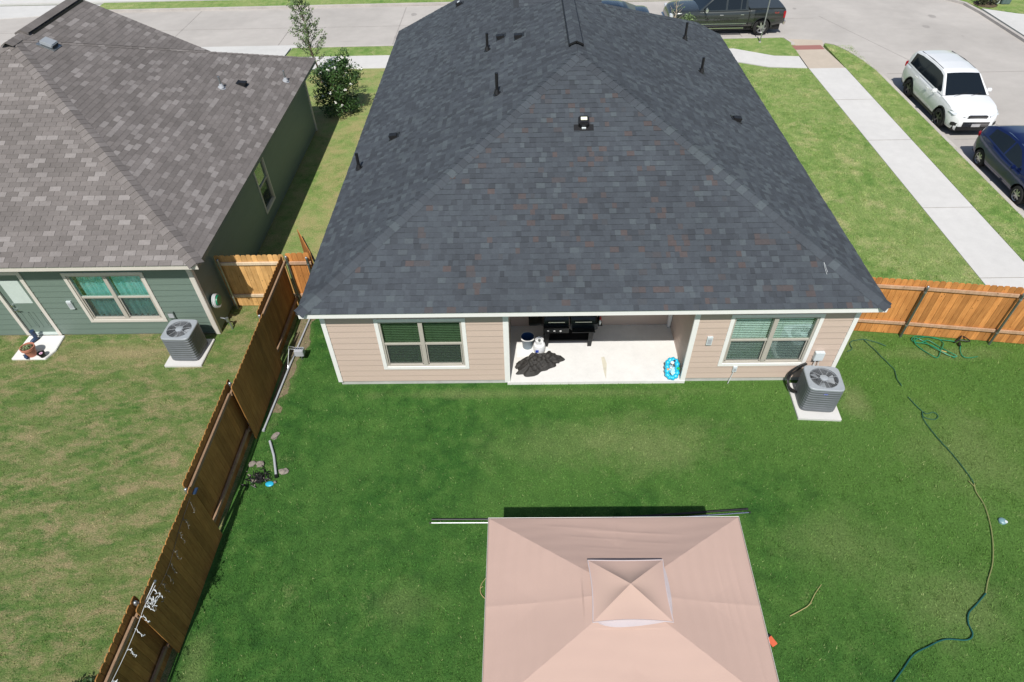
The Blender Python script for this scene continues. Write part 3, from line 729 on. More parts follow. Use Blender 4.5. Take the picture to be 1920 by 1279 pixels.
mb = MB(); q = on_left(2.29,16.05); mb.obox(q+nl*.115, Vector(dl).normalized()*.05, (0,.06,0), nl*.008); mb.build('label_plate', M['pvcl'], t)
hood_vent(on_right(10.78,6.85), nr, dr, 'black hood vent on the right slope')
# solar attic vent on the back slope
p = on_back(6.13, 4.10); s_v = thing('roof_vent', 'square black roof vent with a bright yellowish lens on the back slope', 'roof vent', p)
dd = Vector((0,-1,-S)).normalized()
mb = MB(); mb.obox(p+nb*.01+dd*.12, dd*.09, (.24,0,0), nb*.006); mb.build('flashing', M['black'], s_v)
mb = MB(); mb.obox(p+nb*.09, dd*.13, (.13,0,0), nb*.08); mb.build('housing', M['blackmetal'], s_v, bevel=.03)
mb = MB(); mb.obox(p+nb*.172-dd*.02, dd*.045, (.075,0,0), nb*.004); mb.build('lens', M['solar'], s_v)
mb = MB(); mb.obox(p+nb*.03+dd*.155, dd*.02, (.05,0,0), nb*.02); mb.build('bracket', M['pvcl'], s_v, bevel=.004)
# debris wire on the right corner of the roof
mb = MB(); mb.tube(catmull([on_back(11.3,.35)+nb*.02,on_back(11.27,.5)+nb*.05,on_back(11.29,.62)+nb*.02,on_back(11.33,.40)+nb*.015]),.0035,5)
tag(mb.build('wire', M['wirew']), 'short white wire scrap on the right rear corner of the charcoal roof', 'wire')

# ------------------------------------------------------------------ neighbouring green house
gh = thing('house', 'dark green sided house with grey brown shingle roof on the left', 'house', (-9.6, 8, 0))
GX, GY, GZ = -3.25, 1.50, 2.72; GP = (-9.65, 7.9); GS = .474; gHW = GX-GP[0]; GRZ = GZ+GS*gHW; GXL = GP[0]-gHW; GYF = GP[1]+gHW
gr = MB()
gr.add([(GXL,GY,GZ-dk),(GX,GY,GZ-dk),(GX,GYF,GZ-dk),(GXL,GYF,GZ-dk),(GP[0],GP[1],GRZ-dk)], [(0,1,4),(1,2,4),(2,3,4),(3,0,4)], 0, .3)
grnd = lambda R: (R.uniform(0,.76) if R.random() < .76 else R.uniform(.76,1))
shingle_plane(gr, (GXL-.02,GY-.03,GZ-GS*.03), (1,0,0), (0,1,GS), lambda v: v/k_, lambda v: 2*gHW+.04-v/k_, (gHW+.02)*k_, course=.143, tabs=(.305,.305), raised=0, rndf=grnd, seed=11, stagger=.1525)
shingle_plane(gr, (GX+.03,GY,GZ-GS*.03), (0,1,0), (-1,0,GS), lambda v: v/k_, lambda v: 2*gHW-v/k_, (gHW+.02)*k_, tabs=(.305,.305), raised=0, rndf=grnd, seed=12, stagger=.1525)
# front part: gable with its ridge running away, slope continues the same pitch 6 cm higher
YG = 11.62; up6 = .025; XE = GX-(GYF-11.62)
gz = lambda x: GZ+GS*(GX-x)+up6
gr.add([(GP[0],7.9,GRZ+up6),(GP[0],YG,GRZ+up6),(XE,YG,gz(XE)),(XE,7.9,gz(XE)),(2*GP[0]-XE,YG,gz(XE)),(2*GP[0]-XE,7.9,gz(XE)),
        (XE,YG,gz(XE)-.2),(2*GP[0]-XE,YG,gz(XE)-.2),(GP[0],YG,GRZ+up6-.2)], [(4,5,0,1),(0,2,1),(1,2,6,8),(1,8,7,4)], 0, .3)
shingle_plane(gr, (XE,7.9,gz(XE)+.012), (0,1,0), (-1,0,GS), lambda v: max(0, (gHW-(GX-XE)-v/k_)), lambda v: YG-7.9, (gHW-(GX-XE))*k_, tabs=(.305,.305), raised=0, rndf=grnd, seed=13, stagger=.1525)
gr.build('roof', M['groof'], gh)
ngb = Vector((0,-GS,1)).normalized(); ngr = Vector((GS,0,1)).normalized(); nf = Vector((0,GS,1)).normalized()
gcap = lambda R: R.choice([.1,.3,.5,.7,.78,.9,.4])
cap_row((GX,GY,GZ), (GP[0],GP[1],GRZ), ngb, ngr, M['groof'], gh, seed=4, wd=.2, exp=.2, rndf=gcap)
cap_row((GXL,GY,GZ), (GP[0],GP[1],GRZ), Vector((-GS,0,1)).normalized(), ngb, M['groof'], gh, seed=5, wd=.2, rndf=gcap)
cap_row((GX,GYF,GZ), (GP[0],GP[1],GRZ+.0), ngr, nf, M['groof'], gh, seed=6, wd=.07, rndf=gcap)
cap_row((GP[0],7.6,GRZ+up6), (GP[0],YG,GRZ+up6), ngr, Vector((-GS,0,1)).normalized(), M['groof'], gh, name='ridge_cap', seed=7, wd=.2, rndf=gcap)
rv = MB(); rv.beam((GP[0]+.215,8.55,GRZ-.04), (GP[0]+.215,YG-.1,GRZ-.04), .03, .05); 
for i in range(11):
    a = 8.4+i*.3
    for sg in (-1,1): rv.add([(GP[0],a,GRZ+.12),(GP[0]+sg*.2,a,GRZ+.03),(GP[0]+sg*.2,min(a+.31,YG),GRZ+.03),(GP[0],min(a+.31,YG),GRZ+.115),(GP[0],a,GRZ+.05),(GP[0]+sg*.2,a,GRZ-.02)], [(0,1,2,3),(0,4,5,1)], 1, random.random()*.6)
rv.build('ridge_vent', [M['black'], M['groof']], gh)
fa = MB(); GFB = GZ-.16
fa.box(GXL,GY,GFB,GX,GY+.02,GZ-.012); fa.build('fascia', M['cream'], gh)
fa = MB(); fa.box(GX-.02,GY+.02,GFB,GX,GYF,GZ-.012); fa.box(XE-.005,GYF-3,GFB+1.2,XE+.0,YG,GFB+1.21); fa.build('side_fascia', M['gsiding2'], gh)
sf = MB(); sf.box(GXL,GY+.02,GFB+.01,GX-.02,1.93,GFB+.02); sf.box(-3.75,1.93,GFB+.01,GX-.02,GYF,GFB+.02); sf.build('soffit', M['gsiding2'], gh)
Fg = Fr((0,1.93,0), (1,0,0), (0,-1,0)); Fgs = Fr((-3.75,0,0), (0,1,0), (1,0,0))
h3 = window(gh, Fg, -7.07, -4.98, .50, 2.19, M['cream'], M['vinyl'], M['glassc'], 'curtain', label='twin window with teal curtains')
h4 = window(gh, Fgs, 7.05, 8.05, .48, 2.2, M['cream'], M['vinyl'], M['glassg'], 'none', tw=.06, twin=False, label='tall narrow window on the shaded side wall')
wl = MB(); D0, D1 = -9.08, -8.10
siding(wl, Fg, -16, -3.75, .06, 2.6, [h3,(D0+.02,D1-.02,.0,2.2)]); siding(wl, Fgs, 1.93, 13.9, .06, 2.6, [h4]); wl.build('wall', M['gsiding'], gh)
wl = MB(); wl.add([(XE-7,11.36,0),(XE-.3,11.36,0),(XE-.3,11.36,3.6),(GP[0],11.36,GRZ-.1),(XE-7,11.36,3.6)],[(0,1,2,3,4)]); wl.build('front_wall', M['gsiding'], gh)
for a in ((-15.9,1.945,-.1,-3.76,2.2,.06),(-4,2.2,-.1,-3.765,13.9,.06)):
    fd = MB(); fd.box(*a); fd.build('foundation', M['slab'], gh)
ct = MB(); ct.box(-3.84,1.885,.02,-3.715,1.93,2.56); ct.box(-3.72,1.885,.02,-3.705,1.99,2.56); ct.build('corner_trim', M['cream'], gh)
ct = MB(); ct.box(-3.75,13.82,.02,-3.70,13.92,2.56); ct.build('far_corner_trim', M['cream'], gh)
# the back door
ct = MB(); Fg.box(ct,D0,D0+.10,0,.045,.05,2.25); Fg.box(ct,D1-.10,D1,0,.045,.05,2.25); Fg.box(ct,D0+.1,D1-.1,0,.045,2.15,2.25); ct.build('door_frame', M['cream'], gh)
dr_ = MB(); da0, da1 = D0+.1, D1-.1
Fg.box(dr_,da0,da1,-.06,-.015,.12,2.15)
for (p,q,u,v) in ((.12,.36,.30,.85),(.46,.70,.30,.85)):
    Fg.box(dr_,da0+p,da0+q,-.02,-.008,u,u+.02); Fg.box(dr_,da0+p,da0+q,-.02,-.008,v-.02,v); Fg.box(dr_,da0+p,da0+p+.02,-.02,-.008,u,v); Fg.box(dr_,da0+q-.02,da0+q,-.02,-.008,u,v); Fg.box(dr_,da0+p+.05,da0+q-.05,-.02,-.009,u+.05,v-.05)
dro = dr_.build('door', M['gsiding'], gh)
mb = MB(); Fg.box(mb,da0+.15,da1-.12,-.02,-.006,1.17,1.93); mb.build('frosted_pane', M['frost'], dro)
mb = MB(); mb.cyl(Fg(da0+.08,-.015,1.12),Fg(da0+.08,.05,1.12),.03,n=12); mb.build('deadbolt', M['chrome'], dro, smooth=True)
mb = MB(); mb.cyl(Fg(da0+.08,-.015,.95),Fg(da0+.08,.04,.95),.03,n=12); mb.beam(Fg(da0+.06,.045,.95),Fg(da0+.20,.045,.95),.02,.02); mb.build('handle', M['chrome'], dro, smooth=True)
mb = MB(); Fg.box(mb,da0,da1,-.05,.04,.055,.12); mb.build('threshold', M['frost'], gh)
bk = MB(); Fg.box(bk,D0+.02,D1-.02,-.1,-.07,.02,2.2); bk.build('door_back', M['dark'], gh)
# fittings on the grey brown roof
def on_g(x, y): return Vector((x, y, GZ+GS*(GX-x)))
p = on_g(-9.0, 8.35); t = thing('roof_vent', 'pale grey box vent high on the grey brown roof', 'roof vent', p); d = Vector((1,0,-GS)).normalized()
mb = MB(); mb.obox(p+ngr*.014, d*.24, (0,.22,0), ngr*.008); mb.build('flashing', M['galv'], t)
mb = MB(); mb.obox(p+ngr*.09, d*.17, (0,.17,0), ngr*.055); mb.build('hood', M['acgrey'], t, bevel=.02)
mb = MB(); mb.obox(p+ngr*.065+d*.172, d*.006, (0,.15,0), ngr*.035); mb.build('opening', M['black'], t)
pg = 'flashed metal pipes on the grey brown roof'
pipe_vent(on_g(-5.04,9.68), ngr, .36, 'thin grey pipe with silver flashing left of the black hood vent', M['galv'], M['pvc'], .03, pg)
pipe_vent(on_g(-3.66,11.72), ngr, .36, 'thin grey pipe with silver flashing nearest the eave corner', M['galv'], M['pvc'], .03, pg)
hood_vent(on_g(-4.66,10.4), ngr, (1,0,-GS), 'black hood vent on the grey brown roof between two thin pipes', group='')

# ------------------------------------------------------------------ fences
def picket_run(parent, p0, p1, side, h=1.80, mat=None, wd=.14, th=.018, dog=True, name='boards', jitter=.004, seed=0):
    p0, p1 = Vector((*p0,0)), Vector((*p1,0)); d = p1-p0; L = d.length; d.normalize(); n = Vector((d.y,-d.x,0))*side
    mb = MB(); k = max(1, round(L/(wd+.006))); stp = L/k; R = random.Random(seed)
    for i in range(k):
        a = p0+d*(i*stp+.003)+n*R.uniform(0,jitter); b = p0+d*((i+1)*stp-.003)+n*R.uniform(0,jitter); hh = h+R.uniform(-.008,.008); c = .03; w_ = (b-a)
        pr = [a+Vector((0,0,.02)), b+Vector((0,0,.02)), b+Vector((0,0,hh-c)), b-w_*.2+Vector((0,0,hh)), a+w_*.2+Vector((0,0,hh)), a+Vector((0,0,hh-c))]
        q = [v+n*th for v in pr]; m_ = 6
        mb.add(pr+q, [tuple(range(6))[::-1], tuple(range(6,12))]+[(j,(j+1)%6,6+(j+1)%6,6+j) for j in range(6)], 0, R.random())
    return mb.build(name, mat, parent)
def rails(parent, p0, p1, zs, mat, name='rail', wd=.045, ht=.09, off=(0,0)):
    for z in zs:
        mb = MB(); mb.beam((p0[0]+off[0],p0[1]+off[1],z), (p1[0]+off[0],p1[1]+off[1],z), wd, ht, r=random.random()); mb.build(name, mat, parent, bevel=.004)
def fpost(parent, x, y, h=1.75, mat=None):
    mb = MB(); mb.cyl((x,y,0),(x,y,h),.03,n=12); o = mb.build('post', mat or M['post'], parent, smooth=True)
    c = MB(); c.lathe([(.036,-.04),(.036,.0),(.03,.02),(.012,.035),(.0,.037)], (x,y,h)); 
    c.build('post_cap', M['galv'], o, smooth=True)
    for z in (.42, 1.55):
        c = MB(); c.cyl((x,y,z-.02),(x,y,z+.02),.04,n=12); c.build('bracket', M['galv'], o, smooth=True)
# left fence between the yards: panels alternate between sides
lf = thing('fence', 'dark brown board fence between the two backyards, panels facing alternate sides', 'fence', (-1.78, -3, 0))
ys = [3.0, .72, -1.70, -4.12, -6.50, -8.9]
xs = [-1.78,-1.78,-1.78,-1.78,-1.80,-1.84]
for i in range(5):
    a, b = (xs[i],ys[i]), (xs[i+1],ys[i+1])
    inward = i in (1,3)
    o = .085 if inward else -.045
    picket_run(lf, (a[0]+o,a[1]-.01+(0 if inward or i==0 else .30)), (b[0]+o,b[1]+.01), -1 if inward else 1, 1.83, M['woodd'], seed=i, wd=.14)
    rails(lf, a, b, (.35,1.62), M['raild'], off=(.03 if inward else .0,0))
for x,y,dy in zip(xs,ys,(0,-.06,.18,-.06,.18,0)): fpost(lf, x+(.055 if dy==0 else (.02 if dy<0 else -.0)), y+dy, 1.78, M['post'])
# cross fence between green house and ours
cf = thing('fence', 'golden pine board fence across the gap behind the green house', 'fence', (-2.7, 3.0, 0))
picket_run(cf, (-3.70,3.06), (-1.82,3.06), -1, 1.80, M['woodg'], seed=21)
rails(cf, (-3.66,3.03), (-1.80,3.03), (.42,1.55), M['raill'])
fpost(cf, -3.58, 2.97, 1.72, M['galv'])
cf2 = thing('fence', 'short orange board fence section beside the charcoal roof corner', 'fence', (-1.0, 3.0, 0))
picket_run(cf2, (-1.76,3.06), (-1.12,3.06), -1, 1.85, M['wood'], seed=22)
picket_run(cf2, (-.2,3.06), (-.02,3.06), -1, 1.85, M['wood'], seed=26)
rails(cf2, (-1.74,3.03), (-1.1,3.03), (.42,1.55), M['rail'])
fpost(cf2, -1.17, 2.97, 1.76)
gt = thing('gate', 'orange board gate swung open behind the short fence', 'gate', (-1.1, 3.1, 0))
picket_run(gt, (-1.10,3.12), (-1.72,4.22), 1, 1.83, M['wood'], seed=23); rails(gt, (-1.08,3.15), (-1.68,4.25), (.35,1.5), M['black'], name='frame', off=(.03,.02))
# red handle tool
t = thing('hand_tool', 'red handled tool leaning behind the fence post', 'tool', (-.95,2.8,0))
mb = MB(); mb.beam((-1.16,2.62,.72),(-.98,2.62,.72),.03,.03); mb.tube([(-1.16,2.62,.72),(-1.10,2.62,.58),(-1.07,2.62,.42),(-1.04,2.62,.58),(-.98,2.62,.72)],.016,6); mb.build('handle', M['red'], t)
mb = MB(); mb.cyl((-1.07,2.62,.46),(-1.07,2.61,.0),.016,n=8); mb.build('shaft', M['pvcl'], t)
# right fence
rf = thing('fence', 'orange cedar board fence right of the tan house, rails facing the yard', 'fence', (15, 1.5, 0))
def ry(x): return 1.80-(x-12.25)*.12 if x < 14.6 else 1.52-(x-14.6)*.145
segs = [12.25, 14.63, 16.80, 18.97]
for i in range(3):
    a, b = (segs[i],ry(segs[i])+.10), (segs[i+1],ry(segs[i+1])+.10)
    picket_run(rf, a, b, -1, 1.83, M['wood'], seed=30+i, wd=.14)
    rails(rf, (a[0],a[1]-.03), (b[0],b[1]-.03), (.42,1.60), M['rail'], wd=.04, ht=.09)
for x in segs[1:3]: fpost(rf, x, ry(x)-.005, 1.72)

# ------------------------------------------------------------------ outdoor condensers
def text_mesh(name, txt, size, mat, parent, M4, ext=.002, bold=False):
    cu = bpy.data.curves.new(name, 'FONT'); cu.body = txt; cu.size = size; cu.extrude = ext; cu.align_x = 'CENTER'; cu.align_y = 'CENTER'
    tmp = bpy.data.objects.new('tmp', cu); col.objects.link(tmp)
    dg = bpy.context.evaluated_depsgraph_get(); me = bpy.data.meshes.new_from_object(tmp.evaluated_get(dg))
    bpy.data.objects.remove(tmp); me.transform(M4); me.materials.clear(); me.materials.append(mat)
    o = bpy.data.objects.new(name, me); col.objects.link(o); o.parent = parent; return o
def rrect(hx, hy, r, n=5):
    P = []; K = 56
    for k in range(K):
        a = 2*PI*k/K; c, s_ = abs(math.cos(a))/hx, abs(math.sin(a))/hy; q = (c**7+s_**7)**(-1/7)
        P.append((q*math.cos(a), q*math.sin(a)))
    return P
def condenser(loc, label, hx, hy, h, rz=0, logo=False, blade_ang=0):
    t = thing('air_conditioner', label, 'air conditioner', loc, rz, group='outdoor air conditioning units')
    z0 = .02; b = MB(); P = rrect(hx, hy, .09); n = len(P)
    for z, zz in ((z0, z0+.05),): b.prism([(x*1.01,y*1.01) for x,y in P], z, zz)
    b.build('base_pan', M['acside'], t, local=True, bevel=.004)
    s = MB(); rows = 9; zb, zt = z0+.05, h-.05; rh = (zt-zb)/rows
    rings = []
    for r in range(rows):
        zc = zb+r*rh
        for (o, dz) in ((.0,.0),(.010,.012),(.010,.022),(.0,.034)): rings.append((o, zc+dz))
        rings.append((0, zc+rh-.001))
    vs = []
    for o, z in rings:
        for x, y in P: 
            L = math.hypot(x,y); vs.append((x*(1+o/L), y*(1+o/L), z))
    fs = [(i*n+k, i*n+(k+1)%n, (i+1)*n+(k+1)%n, (i+1)*n+k) for i in range(len(rings)-1) for k in range(n)]
    s.add(vs, fs); s.build('louvred_shell', M['acside'], t, local=True, smooth=True, angle=25)
    # top lid: ring with a round opening
    rad = min(hx,hy)-.06; tp = MB(); K = n; vs = []
    circ = []
    for x, y in P:
        a = math.atan2(y, x); circ.append((rad*math.cos(a), rad*math.sin(a)))
    for q, z in ((P,h-.06),([(x*1.02,y*1.02) for x,y in P],h-.05),([(x*1.02,y*1.02) for x,y in P],h-.015),([(x*.98,y*.98) for x,y in P],h),(circ,h),(circ,h-.05)):
        vs += [(x,y,z) for x,y in q]
    fs = [(i*K+k, i*K+(k+1)%K, (i+1)*K+(k+1)%K, (i+1)*K+k) for i in range(5) for k in range(K)]
    tp.add(vs, fs); tp.build('top_panel', M['acgrey'], t, local=True, smooth=True, angle=35)
    gd = MB()
    for rr in [rad*(.98-.075*i) for i in range(9)]: gd.tube([(rr*math.cos(a*PI/16), rr*math.sin(a*PI/16), h+.004) for a in range(32)], .0024, 4, closed=True)
    for k in range(8):
        a = k*PI/4+.2; gd.cyl((.09*math.cos(a),.09*math.sin(a),h+.008),(rad*math.cos(a),rad*math.sin(a),h+.006),.0045,n=5)
    gd.build('grille', M['acwire'], t, local=True)
    hb = MB(); hb.lathe([(.0,h+.02),(.07,h+.018),(.095,h+.004),(.095,h-.03)], n=20); hb.build('motor_cap', M['acgrey'], t, local=True, smooth=True)
    fn = MB()
    for k in range(3):
        a = blade_ang+k*2*PI/3; ps = []
        for (rr, da, z) in ((.08,-.3,h-.13),(rad*.92,-.42,h-.16),(rad*.95,.30,h-.07),(.08,.3,h-.08)):
            ps.append((rr*math.cos(a+da), rr*math.sin(a+da), z))
        fn.add(ps+[(x,y,z-.006) for x,y,z in ps], [(0,1,2,3),(7,6,5,4),(0,4,5,1),(1,5,6,2),(2,6,7,3),(3,7,4,0)])
    fn.build('fan', M['acgrey'], t, local=True)
    co = MB(); co.lathe([(rad,h-.05),(rad,h-.3),(.0,h-.32)], n=28); co.build('fan_well', M['acwell'], t, local=True, smooth=True)
    if logo:
        e = MB(); e.lathe([(0,.0),(.9,.0),(1,-.2)], n=24)
        e.v = [(x*.052, -hy-.0135+z*.012*-1, (y*.020)+h-.155) for x,y,z in e.v]
        e2 = e.build('badge', M['logo'], t, local=True)
        text_mesh('badge_lettering', 'Carrier', .030, M['white'], e2, Matrix.Translation((0,-hy-.0150,h-.155))@Matrix.Rotation(PI/2,4,'X'), .0004)
    return t
# right unit
condenser((11.60,-.70,.07), 'grey air conditioner right of the patio, blue oval badge on its front', .40, .38, .80, math.radians(-6), True, .3)
mb = MB(); c, s = math.cos(-.06), math.sin(-.06)
mb.prism([(11.60+x*c-y*s, -.72+x*s+y*c) for x,y in ((-.5,-.56),(.5,-.56),(.5,.56),(-.5,.56))], -.03, .068); tag(mb.build('equipment_pad', M['walk'], bevel=.01), 'white concrete pad under the badged air conditioner', 'concrete pad')
condenser((-4.26,1.18,.07), 'grey air conditioner behind the green house', .37, .37, .82, math.radians(-2), False, .1)
mb = MB(); mb.prism([(-4.78,.66),(-3.80,.66),(-3.78,1.66),(-4.76,1.66)], -.03, .066); tag(mb.build('equipment_pad', M['walk'], bevel=.01), 'white concrete pad under the air conditioner of the green house', 'concrete pad')
# whips and disconnect boxes
t = thing('disconnect_box', 'pale grey disconnect box above the badged air conditioner', 'electrical box', (11.66,-.03,.85))
mb = MB(); Fb.box(mb,11.55,11.77,.02,.12,.82,1.08); mb.build('box', M['pvcl'], t, bevel=.008)
mb = MB(); mb.tube(catmull([(11.63,-.08,.83),(11.62,-.09,.7),(11.60,-.15,.55)]),.012,6); mb.tube(catmull([(11.71,-.08,.83),(11.72,-.09,.7),(11.71,-.15,.55)]),.009,6); mb.build('cable', M['wirew'], t)
mb = MB()
mb.tube(catmull([(11.45,-.05,.68),(11.27,-.07,.56),(11.12,-.10,.38),(11.09,-.2,.2),(11.12,-.42,.12),(11.2,-.55,.2)],8),.028,10)
mb.tube(catmull([(11.48,-.05,.66),(11.3,-.09,.5),(11.14,-.14,.3),(11.12,-.3,.13),(11.2,-.5,.16)],8),.02,10)
tag(mb.build('refrigerant_line', M['black'], smooth=True), 'thick black insulated line behind the badged air conditioner', 'pipe')
def wallbox(F, a0, a1, z0, z1, mat, label, name='wall_box', d=.07, cat='electrical box'):
    t = thing(name, label, cat, F((a0+a1)/2,.03,z0)); mb = MB(); F.box(mb,a0,a1,.02,d,z0,z1); mb.build('cover', mat, t, bevel=.006)
    mb = MB(); F.box(mb,a0+.02,a1-.02,d,d+.008,z0+.04,z1-.05); mb.build('lid', M['pvc'], t, bevel=.003); return t
wallbox(Fb, 8.90, 9.03, 1.34, 1.60, M['pvcl'], 'pale outlet cover left of the right twin window')
t = wallbox(Fb, 9.72, 9.82, .40, .58, M['pvcl'], 'small pale cable box under the right twin window')
mb = MB(); mb.tube(catmull([(9.77,-.05,.42),(9.74,-.06,.25),(9.69,-.10,.02)]),.009,6); mb.build('cable', M['wirew'], t)
wallbox(Fg, -7.38, -7.25, 1.0, 1.27, M['pvcl'], 'pale outlet cover between the green door and the curtained window')
wallbox(Fg, -4.88, -4.70, .62, .86, M['gsiding2'], 'green painted disconnect box above the unit of the green house')

# ------------------------------------------------------------------ gazebo
gz_c = Vector((6.10,-6.62,0)); A_, B_ = 2.12, 1.52; ZE, ZC = 2.26, 2.52
gzb = thing('gazebo', 'beige fabric gazebo canopy with vented top on the lawn', 'gazebo', gz_c)
cn = MB(); NN = 168
FOLD = [(-1.86,.15,1.2,.9),(-1.79,.0,1.0,.7),(-1.62,-.1,.95,1),(-1.50,.1,.9,.6),(-1.35,-.2,.6,.5),(1.84,.3,.9,.9),(1.72,-.1,1.0,.8),(1.58,.1,.9,1),(1.44,-.2,.6,.6),(1.9,-.9,.5,.7),(-1.93,-.9,.5,.6)]
FOLDY = [(1.30,-.6,.9,.7),(1.20,.2,1.1,1),(1.08,-.3,.8,.6),(.98,.5,.6,.6),(.86,-.1,.7,.5)]
def warp(x, y): return x*(1-(.042 if x > 0 else -.004)*(B_-y)/(2*B_))
def canopy_z(x, y):
    t = max(abs(x)/A_, abs(y)/B_); tt = (1-t)
    z = ZE+(ZC+.22-ZE)*(tt**.96)
    z -= .05*math.sin(PI*min(1,t))*(min(abs(abs(x)/A_-abs(y)/B_),.6)/.6)*(1 if t>.3 else 0)   # cloth sags between the rafters
    if abs(x)/A_ > abs(y)/B_: z += .020*math.exp(-(abs(y)/.10)) * (1-t*.4)
    else: z += .012*math.exp(-(abs(x)/.10))
    if abs(x)/A_ > abs(y)/B_:
        for fx, fy, fl_, am in FOLD: z += .0055*am*math.exp(-((x-fx+.05*(y-fy))/.022)**2)*math.exp(-((y-fy)/fl_*1.4)**4)
    elif y > 0:
        for fy, fx, fl_, am in FOLDY: z += .0050*am*math.exp(-((y-fy+.08*(x-fx))/.022)**2)*math.exp(-((x-fx)/fl_*1.4)**4)
    z += .0022*math.sin(x*31+math.sin(y*3)*1.4)*(1 if abs(x)/A_ > abs(y)/B_ else .2)*(.4+.6*math.sin(y*1.3+.4)**2)
    z += .0012*math.sin(y*27+math.sin(x*2.3)*1.8)*(1 if abs(x)/A_ < abs(y)/B_ else .15)
    return z
vs = []; 
for j in range(NN+1):
    for i in range(NN+1):
        x, y = A_*(2*i/NN-1), B_*(2*j/NN-1)
        e = 1-.022*math.sin(PI*(i/NN*2 % 1))*(1 if j in (0,NN) else 0)*0
        vs.append((gz_c.x+warp(x,y), gz_c.y+y, canopy_z(x,y)))
fs = []
for j in range(NN):
    for i in range(NN):
        x, y = A_*(2*(i+.5)/NN-1), B_*(2*(j+.5)/NN-1)
        if max(abs(x)/A_, abs(y)/B_) < .22: continue
        a = j*(NN+1)+i; q = (a, a+1, a+NN+2, a+NN+1)
        if (x > 0) == (y > 0): fs += [(q[0],q[1],q[2]),(q[0],q[2],q[3])]
        else: fs += [(q[0],q[1],q[3]),(q[1],q[2],q[3])]
cn.add(vs, fs)
co = cn.build('canopy', M['canopy'], gzb, smooth=True, angle=14)
sm = co.modifiers.new('thick','SOLIDIFY'); sm.thickness = .006
va = MB()
for sx in (-1,1):
    for i in range(40):
        y0_, y1_ = B_*(2*i/40-1), B_*(2*(i+1)/40-1); o0, o1 = .006*math.sin(i*1.1), .006*math.sin((i+1)*1.1)
        X_ = lambda yy, o: gz_c.x+warp(sx*A_, yy)+sx*o
        va.add([(X_(y0_,.004),gz_c.y+y0_,ZE),(X_(y1_,.004),gz_c.y+y1_,ZE),(X_(y1_,-.01+o1),gz_c.y+y1_,ZE-.16),(X_(y0_,-.01+o0),gz_c.y+y0_,ZE-.16)],[(0,1,2,3)])
        x0_, x1_ = warp(A_*(2*i/40-1), sx*B_), warp(A_*(2*(i+1)/40-1), sx*B_)
        va.add([(gz_c.x+x0_,gz_c.y+sx*(B_+.004),ZE),(gz_c.x+x1_,gz_c.y+sx*(B_+.004),ZE),(gz_c.x+x1_,gz_c.y+sx*(B_-.01+o1),ZE-.16),(gz_c.x+x0_,gz_c.y+sx*(B_-.01+o0),ZE-.16)],[(0,1,2,3)])
va.build('valance', M['canopy'], gzb)
ed = MB(); q_ = [(-1,-1),(1,-1),(1,1),(-1,1)]; ed.tube([(gz_c.x+warp(a*A_,b*B_)+a*.006, gz_c.y+b*(B_+.006), ZE+.004) for a,b in q_], .0045, 5, closed=True); ed.build('edge_piping', M['white'], gzb)
# vented cap
cx, cy = gz_c.x+.05, gz_c.y+.09; ca, cb, zc0, zcp = .58, .475, 2.64, 2.86
cp = MB(); NC = 24; vs=[]; edge=[]
def rim_pt(u):    # u 0..4 round the square, edges pulled in
    k = int(u) % 4; f = u-int(u); cs = [(-1,-1),(1,-1),(1,1),(-1,1)]; a, b = cs[k], cs[(k+1)%4]
    x, y = a[0]+(b[0]-a[0])*f, a[1]+(b[1]-a[1])*f; pull = 1-.05*math.sin(PI*f)
    if abs(x) == 1: x *= pull
    if abs(y) == 1: y *= pull
    return x*ca, y*cb, .03*math.sin(PI*f)
RN = 64; levels = 10; vs=[]
for l in range(levels+1):
    s = l/levels
    for k in range(RN):
        x, y, dz = rim_pt(k*4/RN); sag = -.045*math.sin(PI*s)
        f = (k*4/RN) % 1
        vs.append((cx+x*(1-s), cy+y*(1-s), zc0+dz*(1-s)+(zcp-zc0)*(s**.92)+sag*math.sin(PI*f)))
fs = [(l*RN+k, l*RN+(k+1)%RN, (l+1)*RN+(k+1)%RN, (l+1)*RN+k) for l in range(levels) for k in range(RN)]
cp.add(vs, fs); cpo = cp.build('vented_cap', M['canopy'], gzb, smooth=True, angle=22)
ed = MB(); ed.tube([(cx+rim_pt(k*4/RN)[0]*1.005, cy+rim_pt(k*4/RN)[1]*1.005, zc0+rim_pt(k*4/RN)[2]) for k in range(RN)], .009, 6, closed=True); ed.build('piping', M['canopy_w'], cpo)
ntg = MB(); vs=[]
for k in range(RN):
    x, y, dz = rim_pt(k*4/RN); f = (k*4/RN)%1; b = 1
    side_ = int(k*4/RN) % 4
    out_ = .12*math.sin(PI*f)**.6*(1.25-.75*f) if side_ == 0 else (.10*math.sin(PI*f)**.6 if side_ == 1 else 0)
    ox, oy = (0,-out_) if side_ == 0 else ((out_,0) if side_ == 1 else (0,0))
    vs += [(cx+x*.97, cy+y*.97, zc0+dz-.01), (cx+x*.95+ox, cy+y*.95+oy, canopy_z(x*.95+ox+.05, y*.95+oy+.09)+.02)]
ntg.add(vs, [(2*k,2*((k+1)%RN),2*((k+1)%RN)+1,2*k+1) for k in range(RN)]); ntg.build('netting', M['canopy_w'], cpo)
for sx in (-1,1):
    for sy in (-1,1):
        mb = MB(); x, y = gz_c.x+warp(sx*A_,sy*B_)-sx*.12, gz_c.y+sy*(B_-.12); mb.box(x-.025,y-.025,0,x+.025,y+.025,ZE-.01); mb.box(x-.09,y-.09,0,x+.09,y+.09,.01)
        mb.build('post', M['blackmetal'], gzb)
        mb = MB(); mb.beam((x,y,ZE-.06),(gz_c.x+sx*.4,gz_c.y+sy*.32,ZC-.02),.02,.02); mb.build('rafter', M['blackmetal'], gzb)
